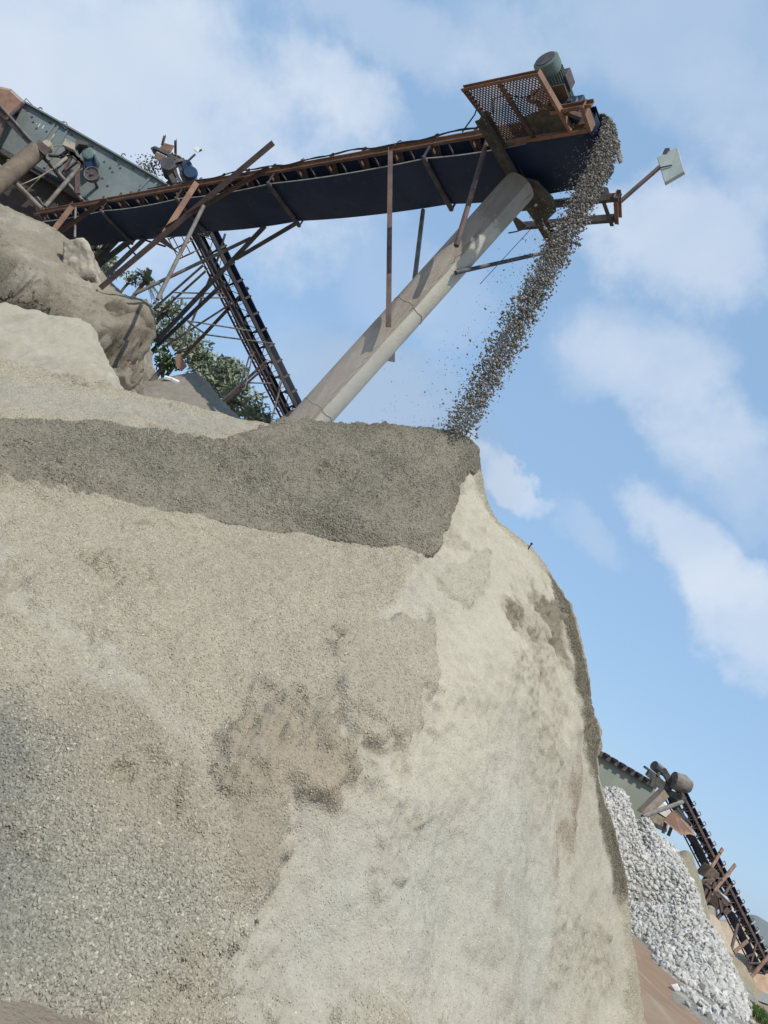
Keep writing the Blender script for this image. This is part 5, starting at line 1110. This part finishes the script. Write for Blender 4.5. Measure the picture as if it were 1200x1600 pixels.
# the ones that show largest are rocks of their own
eye = np.stack([cand[:, 0], cand[:, 1], zc], 1) - EYE; dd = np.linalg.norm(eye, axis=1)
gxr = (rk.z(cand[:, 0] + .05, cand[:, 1]) - rk.z(cand[:, 0] - .05, cand[:, 1])) / .1; gyr = (rk.z(cand[:, 0], cand[:, 1] + .05) - rk.z(cand[:, 0], cand[:, 1] - .05)) / .1
facing = -(eye * np.stack([-gxr, -gyr, np.ones(len(gxr))], 1)).sum(1) / dd; pxl = szr / dd * np.where(facing > .1, 1, .01)
vis = (np.stack([eye @ np.array(RT), eye @ np.array(UP), eye @ np.array(FW)], 1)); u_, v_ = 600 + FPX * vis[:, 0] / vis[:, 2], 800 - FPX * vis[:, 1] / vis[:, 2]
hid = (u_ > 1195) | (v_ > 1595) | (u_ < 965 + (v_ - 1250) * .10); pxl = np.where(hid, pxl * .01, pxl)
big = np.argsort(-pxl)[:290]; rest = np.setdiff1d(np.arange(len(cand)), big)
for i in big:
    o = one_stone('rock', (cand[i, 0], cand[i, 1], zc[i] + szr[i] * .18), float(szr[i]) * 1.12, M_ROCK, int(i))
    tag(o, 'pale angular broken rock lying on the face of the far rock pile', 'rock', 'large rocks on the face of the rock pile')
tag(stones_mesh('rubble', np.stack([cand[rest, 0], cand[rest, 1], zc[rest] + szr[rest] * .12], 1), szr[rest], M_ROCK), kind='stuff')

# the far conveyor
hd3, ft3 = at(1062, 1232, 38.0), at(1196, 1498, 42.0); ft3x = hd3 + (ft3 - hd3) * 1.15
far = thing('far_conveyor', (ft3x[0], ft3x[1], 0), 'distant dark belt conveyor sloping down to the right edge, with white idler brackets', 'conveyor')
a3, hh3, n3, L3, Q3 = truss_conveyor(far, ft3x, hd3, .95, .44, 24, (M_RUSTD, M_DARK, M_BELT, M_RUSTD), .68, hoop=.10)
part('bracket_cap', M_WHITEB, far, lambda m: [m.bar(Q3(.2 + .68 * k, -.06, .16), Q3(.2 + .68 * k, -.09, .40), .05, .03, a3) for k in range(int((L3 - .5) / .68))])
part('motor', M_STEEL, far, lambda m: m.lathe(at(1022, 1196, 37.6), at(1036, 1207, 37.8) - at(1022, 1196, 37.6), [(0, .08), (0, .24), (.5, .25), (.5, .16), (.75, .16)], 14), True)
part('head_drum', M_CONC, far, lambda m: m.lathe(at(1068, 1226, 37.2), (0.2, 1, 0), [(0, .1), (0, .34), (1.3, .34), (1.3, .1)], 18), True)
part('drum_cover', M_PIPEGAL, far, lambda m: (m.lathe(at(1052, 1218, 37.3), at(1075, 1228, 37.3) - at(1052, 1218, 37.3), [(0, .1), (0, .40), (.5, .45), (.9, .30), (.9, .1)], 16)), True)
part('head_frame', M_CRUST, far, lambda m: [m.bar(at(*p_, 37.4), at(*q_, 37.6), w_, .15, (0, -1, 0)) for p_, q_, w_ in (((1007, 1198), (1030, 1215), .10), ((1012, 1206), (1042, 1232), .35), ((1036, 1203), (1050, 1226), .30), ((1016, 1222), (1048, 1234), .25), ((1026, 1212), (1036, 1204), .12), ((1045, 1238), (1070, 1250), .3))])
part('chute', M_CHUTE, far, lambda m: (m.plate([at(1034, 1232, 37.2), at(1042, 1244, 37.2), at(1012, 1272, 36.2), at(998, 1268, 36.2)], (0, -1, 0), .6)), bevel=.05)
part('prop', M_PIPEGAL, far, lambda m: m.tube(at(1066, 1253, 36.8), at(1004, 1276, 35.0), .10, 8), True)
for p_, q_, y0, y1, w_ in (((1129, 1326), (1085, 1400), 35.2, 33.6, .16), ((1149, 1351), (1090, 1424), 34.8, 33.0, .16), ((1141, 1382), (1112, 1432), 35.2, 34.5, .14), ((1153, 1443), (1142, 1486), 35, 34.6, .14), ((1168, 1470), (1147, 1488), 35, 34.5, .16), ((1182, 1472), (1168, 1530), 34.6, 34.4, .09),
                       ((1204, 1490), (1166, 1536), 33.6, 33.2, .16), ((1166, 1495), (1180, 1490), 34.4, 34.4, .08), ((1168, 1505), (1190, 1505), 34.4, 34.4, .08), ((1166, 1497), (1170, 1512), 34.4, 34.4, .08)):
    a, b = at(*p_, y0 + 4.6), at(*q_, y1 + 4.6); part('post', M_RUST if w_ > .145 else M_RUSTD, far, lambda m: m.channel(a, b, w_, w_ * .5, .02, (0, -1, 0)))
# green panel and the conveyor along its top
tp = thing('side_conveyor', (16.5, 41, 0), 'distant conveyor with dark idlers running along the top of a faded green sheet wall', 'conveyor')
SW = lambda px, py, dy=0: at(px, py, 41 + dy)
part('sheet_wall', M_TEAL, tp, lambda m: m.plate([SW(930, 1176), SW(1024, 1232), SW(1016, 1268), SW(1000, 1300), SW(930, 1300)], (0, 1, 0), .12))
part('belt_rail', M_STEEL, tp, lambda m: m.bar(SW(930, 1173, -.2), SW(1026, 1229, -.2), .10, .3, (0, 0, 1)))
i0 = part('idler', M_CABLE, tp, lambda m: m.bar(SW(944, 1177.5, -.3), SW(951, 1181.6, -.3), .3, .13, (0, 0, 1)))
for k in range(1, 6): dup(i0, (SW(944 + 12.6 * k, 1177.5 + 7.5 * k, -.3) - SW(944, 1177.5, -.3)))
# white shed, leaning rusty plate, crusher stand
shed = thing('site_shed', (19, 42, 0), 'small white walled shed behind the rusty plate under the far conveyor head', 'shed')
part('wall', M_WHITEB, shed, lambda m: m.hexa([at(1018, 1266, 40.5), at(1045, 1282, 40.5), at(1049, 1276, 43), at(1024, 1262, 43), at(1028, 1250, 40.5), at(1054, 1266, 40.5), at(1056, 1264, 43), at(1032, 1249, 43)])); part('base_wall', M_CONC, shed, lambda m: m.plate([at(1008, 1272, 40.6), at(1020, 1264, 40.6), at(1044, 1280, 40.6), at(1040, 1300, 40.6), at(1015, 1290, 40.6)], (0, 1, 0), .2))
rp = thing('steel_sheet', (20, 38, 0), 'leaning rust red steel sheet under the far conveyor beside the white shed', 'steel sheet')
part('sheet', M_RUST, rp, lambda m: m.plate([at(1036, 1282, 37.6), at(1052, 1266, 37.6), at(1084, 1297, 37.6), at(1086, 1306, 37.4), at(1078, 1303, 37.4), at(1064, 1305, 37.3)], (0.3, 1, .4), .05)); part('stand', M_STEEL, rp, lambda m: [m.bar(at(*p_, 37.7), at(*q_, 37.7), .12, .12) for p_, q_ in (((1040, 1284), (1036, 1302)), ((1050, 1290), (1044, 1306)), ((1054, 1266), (1078, 1290)), ((1058, 1262), (1080, 1290)))])
cr_ = thing('crusher', (23.5, 36, 0), 'dark rusty crusher stand with a round drum under the far conveyor', 'crusher')
C2 = lambda px, py, dy=0: at(px, py, 38.4 + dy)
part('body', M_BROWN, cr_, lambda m: m.hexa([C2(1086, 1392), C2(1104, 1430), C2(1104, 1426, 2), C2(1086, 1390, 2), C2(1102, 1372), C2(1142, 1412), C2(1142, 1408, 2), C2(1106, 1370, 2)]), bevel=.05)
part('drum', M_RUSTD, cr_, lambda m: m.lathe(C2(1093, 1402, -.35), (0, 1, 0), [(0, .1), (0, .36), (.1, .42), (.4, .42)], 18), True); part('wheel', M_CONC, cr_, lambda m: m.lathe(C2(1113, 1428, -.3), (0, 1, 0), [(0, .1), (0, .28), (.1, .34), (.4, .34)], 18), True)
part('frame', M_RUSTD, cr_, lambda m: [m.bar(C2(*p_, -.4), C2(*q_, -.4), .13, .13) for p_, q_ in (((1100, 1378), (1142, 1420)), ((1096, 1424), (1120, 1372)), ((1118, 1438), (1142, 1412)), ((1104, 1388), (1092, 1412)), ((1124, 1402), (1128, 1430)), ((1090, 1378), (1128, 1374)), ((1132, 1428), (1142, 1420)))])
part('feed_box', M_CHUTE, cr_, lambda m: m.plate([C2(1092, 1366, .4), C2(1106, 1350, .4), C2(1118, 1362, .4), C2(1116, 1374, .4)], (0, 1, 0), .8), bevel=.04)
part('roof_sheet', M_WHITEB, cr_, lambda m: m.plate([C2(1122, 1392, .5), C2(1136, 1402, .5), C2(1148, 1426, .5), C2(1140, 1420, .5)], (0, 1, .3), .05))
# sand heaps and soil behind the rocks
def cone_heap(name, top, y, r0, hgt, cols, seed, label, flat=.5):
    c = at(*top, y); zt = c[2]
    base = lambda x, y_: zt - hgt / r0 * (np.sqrt((x - c[0]) ** 2 + (y_ - c[1]) ** 2 + flat ** 2) - flat)
    th0 = math.degrees(math.atan2(c[0], c[1])); dr = math.degrees(r0 / np.hypot(c[0], c[1])) * 1.6; R_ = np.hypot(c[0], c[1])
    dp = lambda x, y_: fbm(x, y_, .9, 4, seed) * .22 + fbm(x, y_, .25, 3, seed + 2) * .06
    X, Y = polar(th0 - dr, th0 + dr, 110, R_ - r0 * 1.7, R_ + r0 * 1.5, 110); Z = base(X, Y) + dp(X, Y)
    cc = np.ones(X.shape + (3,)) * np.array(cols[0]); cc = paint(cc, sstep(fbm(X, Y, 1.1, 4, seed + 4), 0, .25), cols[1])
    tag(grid_mesh(name, X, Y, Z, M_EARTHF, cc, np.full(X.shape, .3), keep=Z > -.6), label, 'sand heap')
cone_heap('sand_heap', (1076, 1330), 36.0, 2.4, 3.0, ((.25, .225, .165), (.29, .26, .19)), 401, 'olive grey sand heap behind the rock pile under the rusty sheet', .25)
cone_heap('sand_heap', (1110, 1432), 36.0, 2.1, 1.8, ((.34, .285, .21), (.40, .34, .255)), 411, 'tan soil heap between the rock pile and the crusher stand')
cone_heap('sand_heap', (1145, 1488), 33.5, 1.6, 1.5, ((.27, .225, .155), (.31, .26, .185)), 421, 'brown sand heap with a flat top at the right end of the rock pile', .7)
cone_heap('sand_heap', (1160, 1445), 46.0, 4.4, 2.5, ((.42, .33, .24), (.52, .42, .31)), 431, 'pale orange soil heap behind the legs of the far conveyor')
cone_heap('sand_heap', (1196, 1512), 43.0, 2.6, 1.8, ((.40, .27, .19), (.46, .33, .24)), 441, 'orange soil heap at the right edge below the far conveyor')
X, Y = polar(20, 60, 160, 90, 240, 60); Z = (6.2 + 3 * fbm(X, Y, 40, 4, 451)) * sstep(np.degrees(np.arctan2(X, Y)), 31.5, 34.5) * sstep(np.hypot(X, Y), 90, 130) - .4
tag(grid_mesh('hills', X, Y, Z, M_EARTHF, np.ones(X.shape + (3,)) * np.array((.17, .19, .185)), np.full(X.shape, .2)), kind='structure')  # hill colour lightened to a bluish grey that carries the distance haze
slab = part('wet_puddle', M_GREEN, None, lambda m: m.plate([at(1169, 1551, z=.05), at(1176, 1544, z=.05), at(1215, 1560, z=.05), at(1215, 1574, z=.05), at(1180, 1562, z=.05)], (0, 0, 1), .02)); tag(slab, kind='structure'); slab.name = 'water'
# grass at the foot of the rock pile
gb = []
for _ in range(2600):
    px, py = random.uniform(1148, 1200), random.uniform(1560, 1640); gb.append(at(px, py, z=0.0))
v_, f_ = [], []
for i, p_ in enumerate(gb):
    if p_[0] < 13.4 + (p_[1] - 15) * .33 + .6 or p_[1] > 24: continue
    for k in range(3):
        a_ = random.uniform(0, 6.3); h_ = random.uniform(.12, .34); q = p_ + np.array([random.gauss(0, .1), random.gauss(0, .1), 0]); l_ = np.array([math.cos(a_), math.sin(a_), 0])
        s_ = np.array([-l_[1], l_[0], 0]) * .018; o = len(v_); v_ += [q - s_, q + s_, q + s_ * .6 + l_ * h_ * .25 + np.array([0, 0, h_ * .7]), q + l_ * h_ * .6 + np.array([0, 0, h_])]; f_.append((o, o + 1, o + 2, o + 3))
if v_:
    me = bpy.data.meshes.new('grass'); me.from_pydata([tuple(q) for q in v_], [], f_); me.materials.append(M_LEAFB); o = bpy.data.objects.new('grass', me); COL.objects.link(o); tag(o, kind='stuff')
